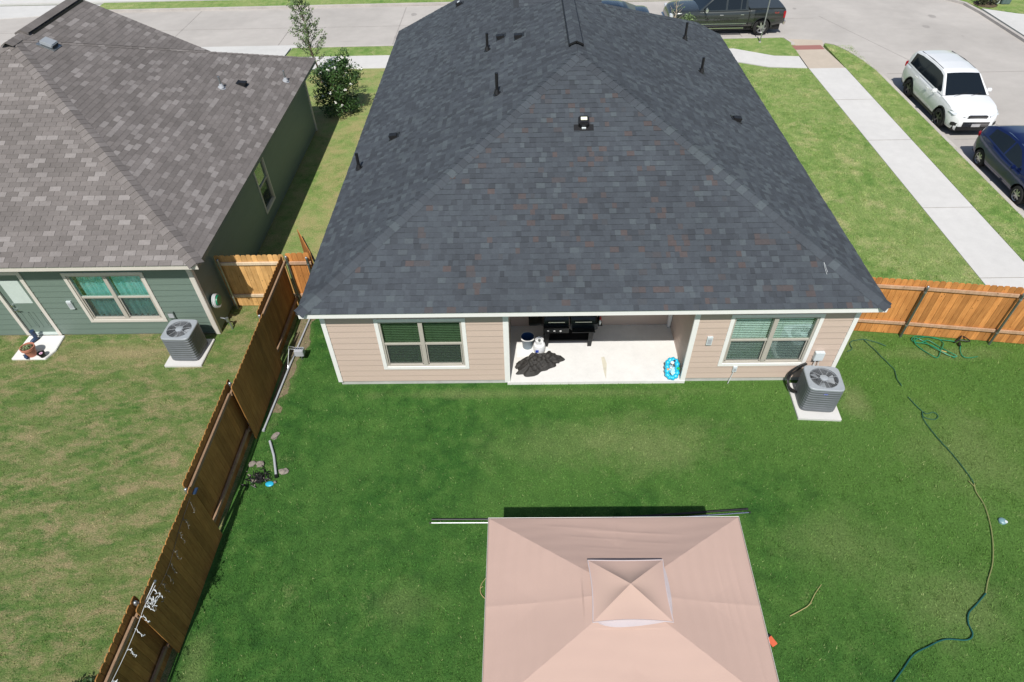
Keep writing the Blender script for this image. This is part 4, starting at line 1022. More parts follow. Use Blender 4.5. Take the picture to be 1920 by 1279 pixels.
# long poles on the grass behind it, plus black rods standing in for their shadow lines
def lying_pole(p0, p1, r, mat, label):
    t = thing('pole', label, 'pole', p0, group='metal poles lying on the lawn'); mb = MB(); mb.cyl(p0, p1, r, n=12); mb.build('tube', mat, t, smooth=True)
    mb = MB(); d = (Vector(p1)-Vector(p0)).normalized(); mb.cyl(Vector(p1)-d*.03, Vector(p1)+d*.012, r*1.12, n=12); mb.cyl(Vector(p0)-d*.012, Vector(p0)+d*.03, r*1.12, n=12); mb.build('end_cap', M['black'], t, smooth=True)
lying_pole((2.62,-3.92,.05), (6.2,-3.93,.05), .015, M['galv'], 'bright metal pole lying on the lawn, sticking out left of the gazebo')
lying_pole((5.6,-3.98,.05), (9.30,-3.72,.05), .017, M['chrome'], 'bright metal pole lying on the lawn, sticking out right of the gazebo')
lying_pole((6.1,-3.86,.05), (9.26,-3.64,.05), .024, M['blackmetal'], 'black rod laid as the shadow line of the bright pole right of the gazebo')
lying_pole((2.66,-3.84,.05), (6.0,-3.85,.05), .022, M['blackmetal'], 'black rod laid as the shadow line of the bright pole left of the gazebo')

# ------------------------------------------------------------------ patio things
ZP = .09
gl = thing('grill', 'long black combination barbecue grill with side burner against the patio wall', 'grill', (5.7,1.5,ZP))
def gbox(name, a, mat=None, bev=.02, lab=None):
    mb = MB(); mb.box(*a); o = mb.build(name, mat or M['grill'], gl, bevel=bev)
    if lab: o['label'] = lab
    return o
gbox('side_burner', (4.75,1.25,.78,5.12,1.75,.86), M['blackmetal'])
gbox('shelf', (4.75,1.78,.86,5.12,1.85,1.05), M['blackmetal'], .005)
gbox('firebox', (5.13,1.18,.62,5.78,1.72,.90)); gbox('firebox', (5.82,1.20,.66,6.52,1.72,.90))
for x0,x1 in ((5.15,5.77),(5.83,6.45)):
    mb = MB(); n = 12; vs=[]
    for k in range(n+1):
        a = PI*k/n; vs += [(x0, 1.46-.25*math.cos(a), .90+.24*math.sin(a)), (x1, 1.46-.25*math.cos(a), .90+.24*math.sin(a))]
    mb.add(vs, [(2*k,2*k+1,2*k+3,2*k+2) for k in range(n)]+[tuple(2*k for k in range(n+1)), tuple(2*k+1 for k in range(n+1))[::-1]])
    lo = mb.build('lid', M['grill'], gl, smooth=True)
    mb = MB(); xm = (x0+x1)/2; mb.lathe([(0,.012),(.035,.01),(.04,0),(.04,-.01)], (xm,1.335,1.10), n=16); mb.build('thermometer', M['pvcl'], lo)
    mb = MB(); mb.cyl((x0+.1,1.17,.98),(x1-.1,1.17,.98),.014,n=8); mb.build('handle', M['chrome'], lo)
gbox('control_panel', (5.13,1.10,.66,5.78,1.18,.84), M['blackmetal'], .01)
for x in (5.24,5.40,5.56): 
    mb = MB(); mb.lathe([(.0,-.025),(.028,-.022),(.030,.0)], (x,1.10,.76), 'Y', n=14); mb.build('knob', M['chrome'], gl, smooth=True)
gbox('front_shelf', (5.86,1.04,.72,6.44,1.20,.75), M['blackmetal'], .004)
for (x,y) in ((5.22,1.22),(5.22,1.66),(6.36,1.22),(6.36,1.66)):
    mb = MB(); mb.add([(x-.07,y-.03,ZP),(x+.03,y-.03,ZP),(x+.03,y+.03,ZP),(x-.07,y+.03,ZP),(x-.05,y-.03,.68),(x+.08,y-.03,.68),(x+.08,y+.03,.68),(x-.05,y+.03,.68)],[(0,3,2,1),(4,5,6,7),(0,1,5,4),(1,2,6,5),(2,3,7,6),(3,0,4,7)]); mb.build('leg', M['blackmetal'], gl)
gbox('lower_shelf', (5.2,1.20,.26,6.36,1.66,.29), M['blackmetal'], .004)
t = thing('sauce_caddy', 'wire caddy with red and white bottles on the end of the grill', 'caddy', (6.52,1.4,.75))
for (x,y,mt,hh) in ((6.58,1.30,'white',.14),(6.60,1.42,'red',.16),(6.57,1.52,'black',.18)):
    mb = MB(); mb.lathe([(0,0),(.03,0),(.032,hh*.7),(.014,hh*.85),(.014,hh),(0,hh)], (x,y,.78), n=12); mb.build('bottle', M[mt], t, smooth=True)
mb = MB(); mb.box(6.53,1.25,.76,6.64,1.57,.78); mb.build('tray', M['blackmetal'], t)
# bucket, tank, cover, float
t = thing('bucket', 'blue and grey bucket with white handle in the patio corner', 'bucket', (4.72,1.20,ZP))
mb = MB(); mb.lathe([(0,.005),(.13,.005),(.165,.36),(.175,.37),(.165,.375)], (4.72,1.20,ZP), n=28); mb.build('shell', M['bucketo'], t, smooth=True)
mb = MB(); mb.lathe([(.160,.372),(.127,.02),(0,.02)], (4.72,1.20,ZP), n=28); mb.build('liner', M['bucket'], t, smooth=True)
mb = MB(); mb.tube([(4.72+.18*math.cos(a), 1.20+.18*math.sin(a)-.0, ZP+.36+.02*math.sin(a*3)) for a in [PI+k*PI/12 for k in range(13)]], .008, 6); mb.tube([(4.72+.178*math.cos(k*PI/16),1.2+.178*math.sin(k*PI/16),ZP+.372) for k in range(32)],.007,5,closed=True); mb.build('handle', M['white'], t)
t = thing('propane_tank', 'white propane tank between the blue bucket and the grill leg', 'propane tank', (5.02,1.0,ZP))
mb = MB(); mb.lathe([(.11,0),(.11,.03),(.14,.05),(.155,.10),(.155,.24),(.14,.30),(.08,.34),(0,.35)], (5.02,1.0,ZP), n=28); mb.build('cylinder', M['tank'], t, smooth=True)
mb = MB()
for k in range(0,20):
    a0, a1 = k*2*PI/24, (k+1)*2*PI/24; ra, rb2 = .10, .105
    mb.add([(5.02+ra*math.cos(a0),1+ra*math.sin(a0),ZP+.33),(5.02+ra*math.cos(a1),1+ra*math.sin(a1),ZP+.33),(5.02+rb2*math.cos(a1),1+rb2*math.sin(a1),ZP+.45),(5.02+rb2*math.cos(a0),1+rb2*math.sin(a0),ZP+.45)],[(0,1,2,3)])
mb.tube([(5.02+.105*math.cos(k*2*PI/24),1+.105*math.sin(k*2*PI/24),ZP+.45) for k in range(21)],.008,5); mb.build('collar', M['tank'], t, smooth=True)
mb = MB(); mb.cyl((5.02,1,ZP+.34),(5.02,1,ZP+.42),.022,n=10); mb.cyl((5.02,1,ZP+.42),(5.02,1,ZP+.44),.035,n=12); mb.build('valve', M['galv'], t)
mb = MB(); mb.box(4.92,.838,ZP+.14,5.0,.845,ZP+.22); mb.build('label', M['logo'], t)
mb = MB(); mb.prism([(4.44,.84),(4.9,.82),(5.28,.9),(5.32,1.08),(4.86,1.35),(4.44,1.3)],ZP+.001,ZP+.012); tag(mb.build('mat', M['white']), 'flat white sheet under the bucket and the propane tank', 'mat')
# crumpled black cover
mb = MB(); nx_, ny_ = 110, 80; vs=[]; R=random.Random(5)
for j in range(ny_+1):
    for i in range(nx_+1):
        u, v = 2*i/nx_-1, 2*j/ny_-1; a = math.atan2(v,u); rr = max(abs(u),abs(v)); 
        x, y = math.cos(a)*rr, math.sin(a)*rr
        sh = 1+.10*math.sin(a*3+1)+.07*math.sin(a*7+.6)+.04*math.sin(a*13+2)
        sh += .06*(abs(math.sin(a*5+1.3))-.5); px = 4.98+x*.58*sh+.10*y; py = .56+y*.38*sh+.12*x
        hgt = (1-rr**3)*.13+ (1-rr**6)*(.055*(1-abs(math.sin(px*6.3+py*5.1+.5*math.sin(py*11))))**2+.05*(1-abs(math.sin(px*4.2-py*10.5+.7*math.sin(px*7))))**2+.030*(1-abs(math.sin(px*13+py*17+math.sin(px*5))))**2+.018*math.sin(px*29-py*41))
        vs.append((px, py, ZP+.012+max(0,hgt)))
mb.add(vs, [(j*(nx_+1)+i, j*(nx_+1)+i+1, (j+1)*(nx_+1)+i+1, (j+1)*(nx_+1)+i) for j in range(ny_) for i in range(nx_)])
for (p,q,r) in (((5.22,.84),(5.30,.98),.06),((4.50,.48),(4.40,.40),.08),((5.38,.60),(5.52,.58),.06)):
    mb.tube([(p[0],p[1],ZP+.05),((p[0]+q[0])/2+.02,(p[1]+q[1])/2,ZP+.07),(q[0],q[1],ZP+.03)],[r,r*.9,r*.4],8)
tag(mb.build('grill_cover', M['cover'], smooth=True, angle=60), 'crumpled black grill cover lying on the sunny patio floor', 'cover')
# inflatable ring
fl = thing('pool_float', 'folded turquoise inflatable with green and orange spots by the right patio post', 'pool float', (8.33,.28,ZP))
mb = MB(); RC = [(8.33+.14*math.sin(a)+.03*math.cos(a)+.015*math.sin(3*a), .22+.23*math.cos(a), ZP+.15+.09*math.cos(a)) for a in [k*PI/4 for k in range(8)]]
mb.tube(catmull(RC,6,True), [.060+.012*math.sin(i*1.7) for i in range(48)], 12, closed=True)
mb.build('ring', M['bluet'], fl, smooth=True, angle=180)
mb = MB(); vs=[(8.33,.24,ZP+.17)]+[(8.33+.11*math.cos(a)*(1+.3*math.sin(a*3)),.22+.17*math.sin(a),ZP+.11+.03*math.sin(a*5)) for a in [k*PI/10 for k in range(20)]]
mb.add(vs,[(0,k+1,(k+1)%20+1) for k in range(20)]); mb.build('base', pmat('pale_blue',(.45,.72,.82),.3), fl)
for (x,y,r,mt) in ((8.47,.18,.045,pmat('float_green',(.03,.45,.12),.4)),(8.21,.16,.035,pmat('float_orange',(.75,.38,.14),.4)),(8.34,.33,.05,M['white']),(8.40,.37,.03,M['navy']),(8.29,.20,.03,M['white'])):
    mb = MB(); mb.lathe([(0,.03),(r*.7,.022),(r,0)], (x,y,ZP+.21+.4*(y-.22)), n=12); mb.build('spot', mt, fl, smooth=True)

# ------------------------------------------------------------------ things at the green door
mb = MB(); mb.prism([(-9.02,.98),(-8.10,.98),(-7.98,1.3),(-8.03,1.88),(-9.02,1.88)], -.05, .05); tag(mb.build('doorstep', M['patio'], bevel=.012), 'white concrete doorstep below the green back door', 'doorstep')
t = thing('flower_pot', 'terracotta pot with small green seedlings on the doorstep', 'flower pot', (-8.50,1.12,.05))
mb = MB(); mb.lathe([(0,.005),(.10,.005),(.155,.24),(.175,.24),(.18,.31),(.16,.31),(.155,.27)], (-8.50,1.12,.05), n=28); mb.build('pot', M['terra'], t, smooth=True, angle=30)
mb = MB(); mb.lathe([(0,.275),(.156,.27)], (-8.50,1.12,.05), n=20); mb.build('soil', M['soil'], t)
mb = MB(); R = random.Random(3)
for k in range(70):
    a, r = R.uniform(0,2*PI), R.uniform(0,.11); b = R.uniform(0,2*PI); x, y = -8.50+r*math.cos(a), 1.12+r*math.sin(a); l = R.uniform(.03,.07); z = .32+R.uniform(0,.06)
    mb.add([(x,y,z),(x+l*math.cos(b)*.5-.012*math.sin(b),y+l*math.sin(b)*.5+.012*math.cos(b),z+.02),(x+l*math.cos(b),y+l*math.sin(b),z),(x+l*math.cos(b)*.5+.012*math.sin(b),y+l*math.sin(b)*.5-.012*math.cos(b),z+.02)],[(0,1,2,3)],0,R.random())
mb.build('seedlings', M['leafl'], t)
t = thing('bowl', 'small black pot with pink flower beside the terracotta pot', 'flower pot', (-8.19,1.06,.05))
mb = MB(); mb.lathe([(0,.0),(.06,.0),(.085,.12),(.095,.12),(.095,.15),(.08,.14),(.075,.10),(0,.10)], (-8.19,1.06,.05), n=20); mb.build('pot', M['black'], t, smooth=True, angle=30)
mb = MB()
for k in range(9):
    a = k*2*PI/9; mb.lathe([(0,.012),(.014,.008),(.016,0)], (-8.19+.03*math.cos(a),1.06+.03*math.sin(a),.17), n=8)
mb.build('petals', pmat('pink_petal',(.75,.45,.62),.5), t)
def boot(x, y, rz, label, lying=False):
    t = thing('rubber_boot', label, 'boot', (x,y,.05), rz, group='navy rubber boots on the doorstep')
    mb = MB()
    if not lying:
        mb.tube([(0,0,.32),(0,0,.2),(0,0,.1)],[.065,.058,.055],14)
        mb.tube([(0,.02,.05),(0,-.05,.055),(0,-.13,.045),(0,-.19,.035)],[.05,.055,.05,.025],12)
    else:
        mb.tube([(0,.0,.06),(.10,.05,.06),(.2,.1,.06)],[.05,.055,.062],12)
        mb.tube([(0,0,.055),(-.03,-.06,.05),(-.04,-.14,.04)],[.05,.05,.025],12)
    mb.build('upper', M['navy'], t, local=True, smooth=True, angle=60); s = MB(); s.prism(rrect(.05,.13,.045),0.0,.02) if not lying else s.box(-.06,-.05,.02,-.04,.05,.08)
    if not lying: s.v = [(x_,y_-.07,z_) for x_,y_,z_ in s.v]
    s.build('sole', M['black'], t, local=True)
boot(-8.70, 1.72, -.45, 'navy rubber boot standing by the green door')
boot(-8.62, 1.06, .9, 'navy rubber boot lying beside the terracotta pot', True)
t = thing('hose_reel', 'green wall hose reel with coiled hose on the shaded side wall', 'hose reel', (-3.62,2.2,.95))
mb = MB(); mb.lathe([(0,0),(.14,0),(.15,.04),(.07,.04),(.07,.14),(.15,.14),(.14,.18),(0,.18)], (-3.72,2.22,.95), 'X', n=24); mb.build('drum', M['hose'], t, smooth=True, angle=30)
mb = MB()
for k in range(4): mb.tube([(-3.66+k*.025, 2.22+(.17-.01*(k%2))*math.cos(a*PI/12), .93+(.20)*math.sin(a*PI/12)) for a in range(24)], .011, 6, closed=True)
mb.build('hose', M['wirew'], t)
t = thing('gas_meter', 'grey pipe riser at the foot of the shaded side wall', 'pipe', (-3.6,2.3,0))
mb = MB(); mb.tube(catmull([(-3.45,2.1,0),(-3.47,2.13,.2),(-3.55,2.15,.34),(-3.70,2.16,.38)]),.022,8); mb.cyl((-3.50,2.13,.27),(-3.5,2.13,.39),.045,n=12); mb.build('pipe', M['galv'], t, smooth=True)

# ------------------------------------------------------------------ hoses
def ground_hose(name, pts, mats, label, r=.011, group=None):
    P = catmull([(x,y,.03) for x,y in pts], 8); mb = MB(); mb.tube([(p.x,p.y,.034+.006*math.sin(i*.9)) for i,p in enumerate(P)], r, 7)
    return tag(mb.build(name, mats, smooth=True), label, 'garden hose', group)
gg = 'garden hoses trailing over the lawn'
ground_hose('garden_hose', [(13.02,.95),(13.18,1.05),(13.20,1.25),(13.35,1.36),(13.7,1.38),(14.1,1.15)], M['hosed'], 'short dark hose bend at the right corner of the tan house', .011, gg)
ground_hose('garden_hose', [(13.6,1.42),(13.75,1.0),(13.89,.55),(13.96,.30),(13.90,.0),(13.92,-.25)], M['hosed'], 'dark green hose stretch between the fence and the small loop', .011, gg)
h_ = thing('garden_hose', 'long dark green hose with a small loop running down the right lawn', 'garden hose', (14,-3,0), group=gg)
mb = MB(); P = catmull([(x,y,.03) for x,y in [(13.92,-.6),(14.0,-.9),(14.12,-1.12),(14.30,-1.08),(14.36,-1.2),(14.22,-1.3),(14.02,-1.22),(14.06,-1.05),(13.98,-1.3),(14.05,-1.8),(14.18,-2.3),(14.26,-2.8),(14.27,-3.05)]], 8)
mb.tube([(p.x,p.y,.030+.004*(i%3)) for i,p in enumerate(P)], .010, 7); mb.build('upper_run', M['hosed'], h_, smooth=True)
mb = MB(); P = catmull([(x,y,.03) for x,y in [(14.19,-2.98),(14.24,-3.12),(14.27,-3.05),(14.21,-3.25),(14.22,-3.55),(14.13,-3.95),(13.96,-4.4),(13.72,-4.85),(13.45,-5.2),(13.28,-5.45)]], 8)
mb.tube([(p.x,p.y,.036) for p in P], .010, 7); mb.build('faded_run', M['hosey'], h_, smooth=True)
mb = MB(); P = catmull([(x,y,.03) for x,y in [(13.28,-5.45),(13.0,-5.66),(12.78,-5.82),(12.68,-6.0),(12.66,-6.2),(12.5,-6.3),(12.12,-6.29),(11.75,-6.42),(11.45,-6.55),(11.15,-6.8),(10.85,-7.05)]], 8)
mb.tube([(p.x,p.y,.036) for p in P], .012, 7); mb.build('lower_run', pmat('blue_green_hose', (.012,.09,.085), .4, var=.2), h_, smooth=True)
h_ = thing('garden_hose', 'tangled bright green hose with black nozzle by the cedar fence', 'garden hose', (15.5,1.2,0), group=gg)
mb = MB(); R = random.Random(11); L_ = [(15.9,1.28)]
L_ = [(15.92,1.25),(15.7,1.30),(15.35,1.45),(15.0,1.46),(14.85,1.35),(15.0,1.22),(15.25,1.30),(15.45,1.1),(15.6,.85),(15.72,.72),(15.5,.80),(15.25,1.05),(15.15,1.3),(14.95,1.4),(14.88,1.2),(15.05,.85),(15.12,.70),(15.25,.72),(15.42,.95),(15.6,1.2),(15.55,1.38),(15.2,1.42),(14.9,1.30),(15.15,1.18),(15.4,.95),(15.66,.68)]
P = catmull([(x,y,.04) for x,y in L_], 8); mb.tube([(p.x,p.y,.035+.02*(math.sin(i*.31)+1)) for i,p in enumerate(P)], .012, 7)
P = catmull([(16.0,1.1,.04),(15.92,.95,.04),(15.88,.75,.04),(15.98,.68,.04),(16.25,.72,.04)], 8); mb.tube(P, .012, 7); mb.build('coil', M['hose'], h_, smooth=True)
mb = MB(); mb.tube([(15.90,1.22,.06),(16.02,1.28,.10),(16.15,1.42,.12)], .022, 8); mb.tube(catmull([(16.02,1.28,.1),(16.28,1.22,.10),(16.15,1.44,.12)],4), .014, 6); mb.cyl((15.98,1.1,.05),(16.0,1.2,.08),.03,n=10); mb.build('nozzle', M['black'], h_, smooth=True)
mb = MB(); mb.cyl((15.42,.93,.06),(15.52,.87,.06),.018,n=8); mb.build('coupling', pmat('brass',(.75,.6,.2),.3,metal=.6), h_)

# ------------------------------------------------------------------ small things on the lawn
t = thing('plastic_tag', 'small orange plastic piece on the grass right of the gazebo', 'plastic piece', (9.02,-6.32,0))
mb = MB(); a = Vector((.035,-.075,.01)); b = Vector((.05,.03,0)); mb.obox((9.02,-6.32,.05), a, b, (0,0,.012)); mb.build('body', M['orange'], t, bevel=.006)
mb = MB(); mb.obox((8.975,-6.235,.05), a*.2, b, (0,0,.013)); mb.build('end', M['black'], t)
t = thing('valve_cover', 'small grey blue dome on the grass near the right edge', 'sprinkler', (14.40,-3.94,0))
mb = MB(); mb.lathe([(.075,.0),(.075,.04),(.05,.065),(0,.07)], (14.40,-3.94,.0), n=16); mb.build('dome', pmat('blue_grey',(.18,.32,.36),.4), t, smooth=True)
mb = MB(); mb.lathe([(.03,.0),(.03,.02),(0,.022)], (14.43,-3.98,.058), n=12); mb.build('cap', M['pvcl'], t, smooth=True)
def twig(pts, label, mat=None, r=.008):
    mb = MB(); P = catmull([(x,y,.05) for x,y in pts],5); mb.tube(P, [r*(1-.5*i/len(P)) for i in range(len(P))], 5); mb.tube([P[len(P)//2], P[len(P)//2]+Vector((.05,.03,.02))], r*.6, 5)
    tag(mb.build('twig', mat or pmat('straw',(.45,.36,.17),.8)), label, 'twig', 'dry twigs on the lawn')
twig([(9.48,-5.87),(9.72,-5.76),(9.9,-5.66),(10.08,-5.45),(10.26,-5.27)], 'bent straw coloured twig right of the gazebo')
twig([(3.86,-5.55),(3.74,-5.42),(3.74,-5.25),(3.84,-5.1)], 'curved dry twig at the left edge of the gazebo')
# conduit and rubble along the left fence
cg = 'grey plastic pipes along the left fence'
def conduit(pts, label, r=.024, cap=False):
    t = thing('conduit', label, 'pipe', pts[0], group=cg); mb = MB(); mb.tube([Vector(p) for p in pts], r, 10); mb.build('tube', M['pvc'], t, smooth=True)
    mb = MB(); d = (Vector(pts[-1])-Vector(pts[-2])).normalized(); mb.cyl(pts[-1], Vector(pts[-1])+d*.06, r*1.35, n=12); mb.build('coupling', M['blackmetal'] if cap else M['pvc'], t, smooth=True)
conduit([(-1.36,2.5,.05),(-1.42,1.5,.05),(-1.47,.6,.06),(-1.52,-.4,.05),(-1.57,-1.42,.04)], 'long grey pipe lying along the foot of the left fence')
conduit([(-1.33,-1.78,.05),(-1.12,-2.2,.05),(-.93,-2.72,.05)], 'short grey pipe lying on the grass below the long one', .028, True)
t = thing('light_box', 'small grey wire basket box standing on the pipe by the left fence', 'electrical box', (-1.22,.98,0))
mb = MB(); mb.box(-1.33,.80,.20,-1.10,.98,.40); mb.build('body', M['pvc'], t, bevel=.015)
mb = MB()
for x in (-1.29,-1.24,-1.19,-1.14): mb.cyl((x,.88,.40),(x,.90,.435),.022,n=10)
mb.build('socket', M['chrome'], t)
mb = MB(); mb.tube([(-1.32,.9,.38),(-1.46,.88,.42),(-1.50,.6,.1),(-1.5,.5,.02)],.010,6); mb.tube([(-1.34,.97,.38),(-1.5,1.0,.40),(-1.55,.75,.05)],.010,6); mb.cyl((-1.22,.9,0),(-1.22,.9,.2),.015,n=8); mb.build('stand', M['galv'], t)
def rock(x, y, r, label, sx=1.3, seed=0, mat=None):
    R = random.Random(seed); bm = bmesh.new(); bmesh.ops.create_icosphere(bm, subdivisions=2, radius=r)
    for v in bm.verts: v.co *= 1+.5*(R.random()-.5); v.co.x *= sx; v.co.z *= .6
    me = bpy.data.meshes.new('rock'); bm.to_mesh(me); bm.free(); me.materials.append(mat or M['stone'])
    o = bpy.data.objects.new('rock', me); col.objects.link(o); o.location = (x,y,r*.35); o.rotation_euler = (0,0,seed); tag(o, label, 'rock', 'pale stones beside the left fence')
rock(-1.26,-1.62,.075, 'pale stone between the long and the short grey pipe', 1.5, 1)
rock(-1.38,-2.42,.09, 'pale stone left of the short grey pipe, beside the rubble', 1.1, 2)
rock(-.80,-2.60,.08, 'flat pale stone right of the lower end of the short pipe', 1.3, 3)
rock(-1.56,-2.40,.07, 'small stone closest to the left fence', 1.2, 4)
t = thing('rubble', 'heap of black cable scraps and pebbles beside the left fence', 'rubbish', (-1.3,-2.7,0)); mb = MB(); R = random.Random(8)
for k in range(26):
    x, y = -1.34+R.gauss(0,.13), -2.78+R.gauss(0,.10); P = [(x+R.uniform(-.1,.1),y+R.uniform(-.1,.1),.03+R.uniform(0,.07)) for _ in range(4)]; mb.tube(catmull(P,4), .010, 5)
mb.build('cable_scraps', M['black'], t)
mb = MB()
for k in range(16):
    x, y = -1.40+R.gauss(0,.12), -2.75+R.gauss(0,.13); r = R.uniform(.015,.035); mb.lathe([(0,-r*.5),(r,0),(r*.6,r*.6),(0,r*.7)], (x,y,.03), n=6)
mb.build('pebbles', M['stone'], t)
t = thing('flying_disc', 'small bright cyan disc on the grass below the short pipe', 'disc', (-1.0,-2.93,0))
mb = MB(); mb.lathe([(0,.035),(.07,.032),(.09,.02),(.092,.0)], (-1.02,-2.94,.03), n=20)
mb.v = [(x, y*.72+(-2.94)*.28, z) for x,y,z in mb.v]; mb.build('disc', M['blue'], t, smooth=True)
mb = MB(); mb.cyl((-.93,-2.90,.03),(-.89,-2.88,.045),.03,n=10); mb.build('tip', M['stone'], t)

# string lights on the fence -------------------------------------------
def string_lights(path, n_drop, label, lit, seed, dl=.3):
    t = thing('string_light', label, 'string light', path[0], group='string lights strung along the left fence'); R = random.Random(seed)
    P = catmull(path, 10); mb = MB(); mb.tube(P, .0045, 5); mb.build('wire', M['wirew'] if lit else M['wired'], t)
    for k in range(n_drop):
        bl = MB()
        p = P[int((k+.6)/n_drop*(len(P)-1))]; q = p+Vector((.05,0,0)); prev = p
        for s in range(6):
            z = -dl*(s+1)/6; c = p+Vector((.01+R.uniform(-.006,.010)+(.022 if lit else .004)*s, R.uniform(-.02,.02)-.010*s, z*(.4 if lit else .9)))
            bl.tube([prev, c], .005, 4); d = Vector((R.uniform(-1,1),R.uniform(-1,1),R.uniform(-.4,.6))).normalized()
            bl.cyl(c, c+d*.035, .009, .005, 5); prev = c
        bl.build('light_drop', M['wirew'] if lit else M['dimbulb'], t)
string_lights([(-1.66,-4.30,1.70),(-1.67,-4.9,1.62),(-1.66,-5.5,1.50),(-1.66,-5.9,1.52),(-1.68,-6.25,1.66)], 9, 'dark string of unlit bulbs sagging along the brown fence panel', False, 1)
string_lights([(-1.60,-6.02,1.76),(-1.66,-6.35,1.72),(-1.72,-6.6,1.60),(-1.74,-7.1,1.58),(-1.78,-7.8,1.6),(-1.80,-8.6,1.6)], 8, 'white string of bulbs below the fence post at the bottom left', True, 2)
t = thing('wire_bunch', 'tangled white bunch of fairy lights hung on the fence top', 'string light', (-1.58,-6.1,1.6), group='string lights strung along the left fence'); mb = MB(); R = random.Random(4)
mb.tube(catmull([(-1.62,-5.98,1.80),(-1.66,-6.12,1.74),(-1.70,-6.3,1.70)]), .007, 5)
for k in range(46):
    f = R.random(); c = Vector((-1.80+.27*f, -6.30+.05*f+R.gauss(0,.03), 1.70-.05*f+R.gauss(0,.02))); d = Vector((R.uniform(-1,1),R.uniform(-1,1),R.uniform(-1,1)))*.045; mb.tube([c,c+d], .005, 4); mb.cyl(c+d, c+d*1.5, .009, .005, 5)
mb.build('bulbs', M['wirew'], t)
mb = MB(); mb.cyl((-1.62,-5.98,1.78),(-1.60,-5.97,1.82),.02,n=8); mb.build('hook', M['galv'], t)
t = thing('solar_panel', 'small dark blue solar lamp clipped on the brown fence panel', 'solar lamp', (-1.66,-4.15,1.6))
mb = MB(); mb.obox((-1.64,-4.14,1.66), (.035,0,.01), (0,.07,.0), (-.004,0,.012)); mb.build('panel', M['navy'], t, bevel=.004)
mb = MB(); mb.lathe([(0,.01),(.014,.006),(.016,-.006)], (-1.64,-4.22,1.67), n=10); mb.build('bulb', M['chrome'], t)

# ------------------------------------------------------------------ trees and shrubs
def leaves(mb, c, rad, n, size, R, mi=0, squash=1.0, shell=.55, up_bias=.3):
    for _ in range(n):
        d = Vector((R.gauss(0,1),R.gauss(0,1),R.gauss(0,1))).normalized(); rr = rad*(shell+(1-shell)*R.random())*(.8+.35*R.random())
        p = Vector(c)+Vector((d.x*rr, d.y*rr, d.z*rr*squash)); nn = (d+Vector((R.gauss(0,.6),R.gauss(0,.6),R.gauss(0,.6)+up_bias))).normalized()
        a = nn.orthogonal().normalized(); a = (Matrix.Rotation(R.uniform(0,2*PI),3,nn)@a); b = nn.cross(a); s = size*R.uniform(.6,1.3)
        mb.add([p-a*s, p-b*s*.45, p+a*s, p+b*s*.45], [(0,1,2,3)], mi, R.random())
R = random.Random(21)
t = thing('shrub', 'large dark green bush with white blossoms at the corner of the green house', 'bush', (-3.05,15.55,0))
mb = MB(); br = MB(); tips = []
for k in range(9):
    a = k*2*PI/9+R.random(); L1 = R.uniform(.5,1.0); tip = Vector((-3.05+L1*math.cos(a)*.8, 15.55+L1*math.sin(a)*.8, R.uniform(.9,2.0))); br.tube(catmull([(-3.05,15.55,0),(-3.05+.3*L1*math.cos(a),15.55+.3*L1*math.sin(a),.6),tip],4), [.03]*3+[.025]*3+[.014]*3, 6); tips.append(tip)
br.build('stems', M['bark'], t)
cl = [Vector((-3.05+R.gauss(0,.45), 15.55+R.gauss(0,.45), R.uniform(.5,2.15))) for _ in range(30)]+tips+[Vector((-3.05+.65*math.cos(k*.7), 15.55+.65*math.sin(k*.7), .28+.12*(k%3))) for k in range(9)]
for c in cl: leaves(mb, c, R.uniform(.22,.42), 150, .055, R)
mb.build('crown', M['leaf'], t)
fm = MB()
for k in range(60):
    c = R.choice(cl); d = Vector((R.gauss(0,1),-abs(R.gauss(0,1)),abs(R.gauss(0,1)))).normalized(); p = c+d*.40
    if p.z < .6: continue
    for q in range(6): 
        e = p+Vector((R.gauss(0,.025),R.gauss(0,.025),R.gauss(0,.02))); fm.add([e+Vector((.03,0,0)),e+Vector((0,.03,.01)),e+Vector((-.03,0,.012)),e+Vector((0,-.03,0))],[(0,1,2,3)])
fm.build('blossoms', M['flower'], t)
def slim_tree(x, y, h, label, seed, lm, bark, n_br=34, cr=.55, leafn=34, lsz=.05, zb=.9, lean=0):
    R = random.Random(seed); t = thing('young_tree', label, 'tree', (x,y,0)); tr = MB(); cr_ = MB()
    P = [Vector((x+.05*math.sin(k*1.3)+lean*k/10, y+.04*math.cos(k), h*k/10)) for k in range(11)]; tr.tube(P, [.045*(1-.085*k)+.004 for k in range(11)], 8)
    for k in range(n_br):
        f = (k+.5)/n_br; z = zb+(h-zb)*f; a = k*2.4+R.uniform(-.3,.3); L1 = cr*(1-f)**.75*R.uniform(.7,1.15)+.10
        b0 = Vector((x+lean*z/h,y,z)); e = b0+Vector((math.cos(a)*L1, math.sin(a)*L1, L1*R.uniform(.5,1.1))); mid = (b0+e)/2+Vector((0,0,-.03)); tr.tube([b0,mid,e],[.013,.009,.004],5)
        for q in range(int(leafn*(.5+L1))):
            s = R.uniform(.25,1.08); p = b0.lerp(e,s)+Vector((R.gauss(0,.05),R.gauss(0,.05),R.gauss(0,.05))); nn = Vector((R.gauss(0,1),R.gauss(0,1),R.gauss(.6,1))).normalized(); a2 = nn.orthogonal().normalized(); b2 = nn.cross(a2); s2 = lsz*R.uniform(.6,1.25)
            cr_.add([p-a2*s2,p-b2*s2*.45,p+a2*s2,p+b2*s2*.45],[(0,1,2,3)],0,R.random())
    tr.build('trunk', bark, t, smooth=True); cr_.build('crown', lm, t); return t
slim_tree(-4.55,18.6,4.25, 'slender young tree with open grey green crown behind the blossoming bush', 31, M['leafl'], M['bark'], 52, .68, 62, .05, .9, -.3)
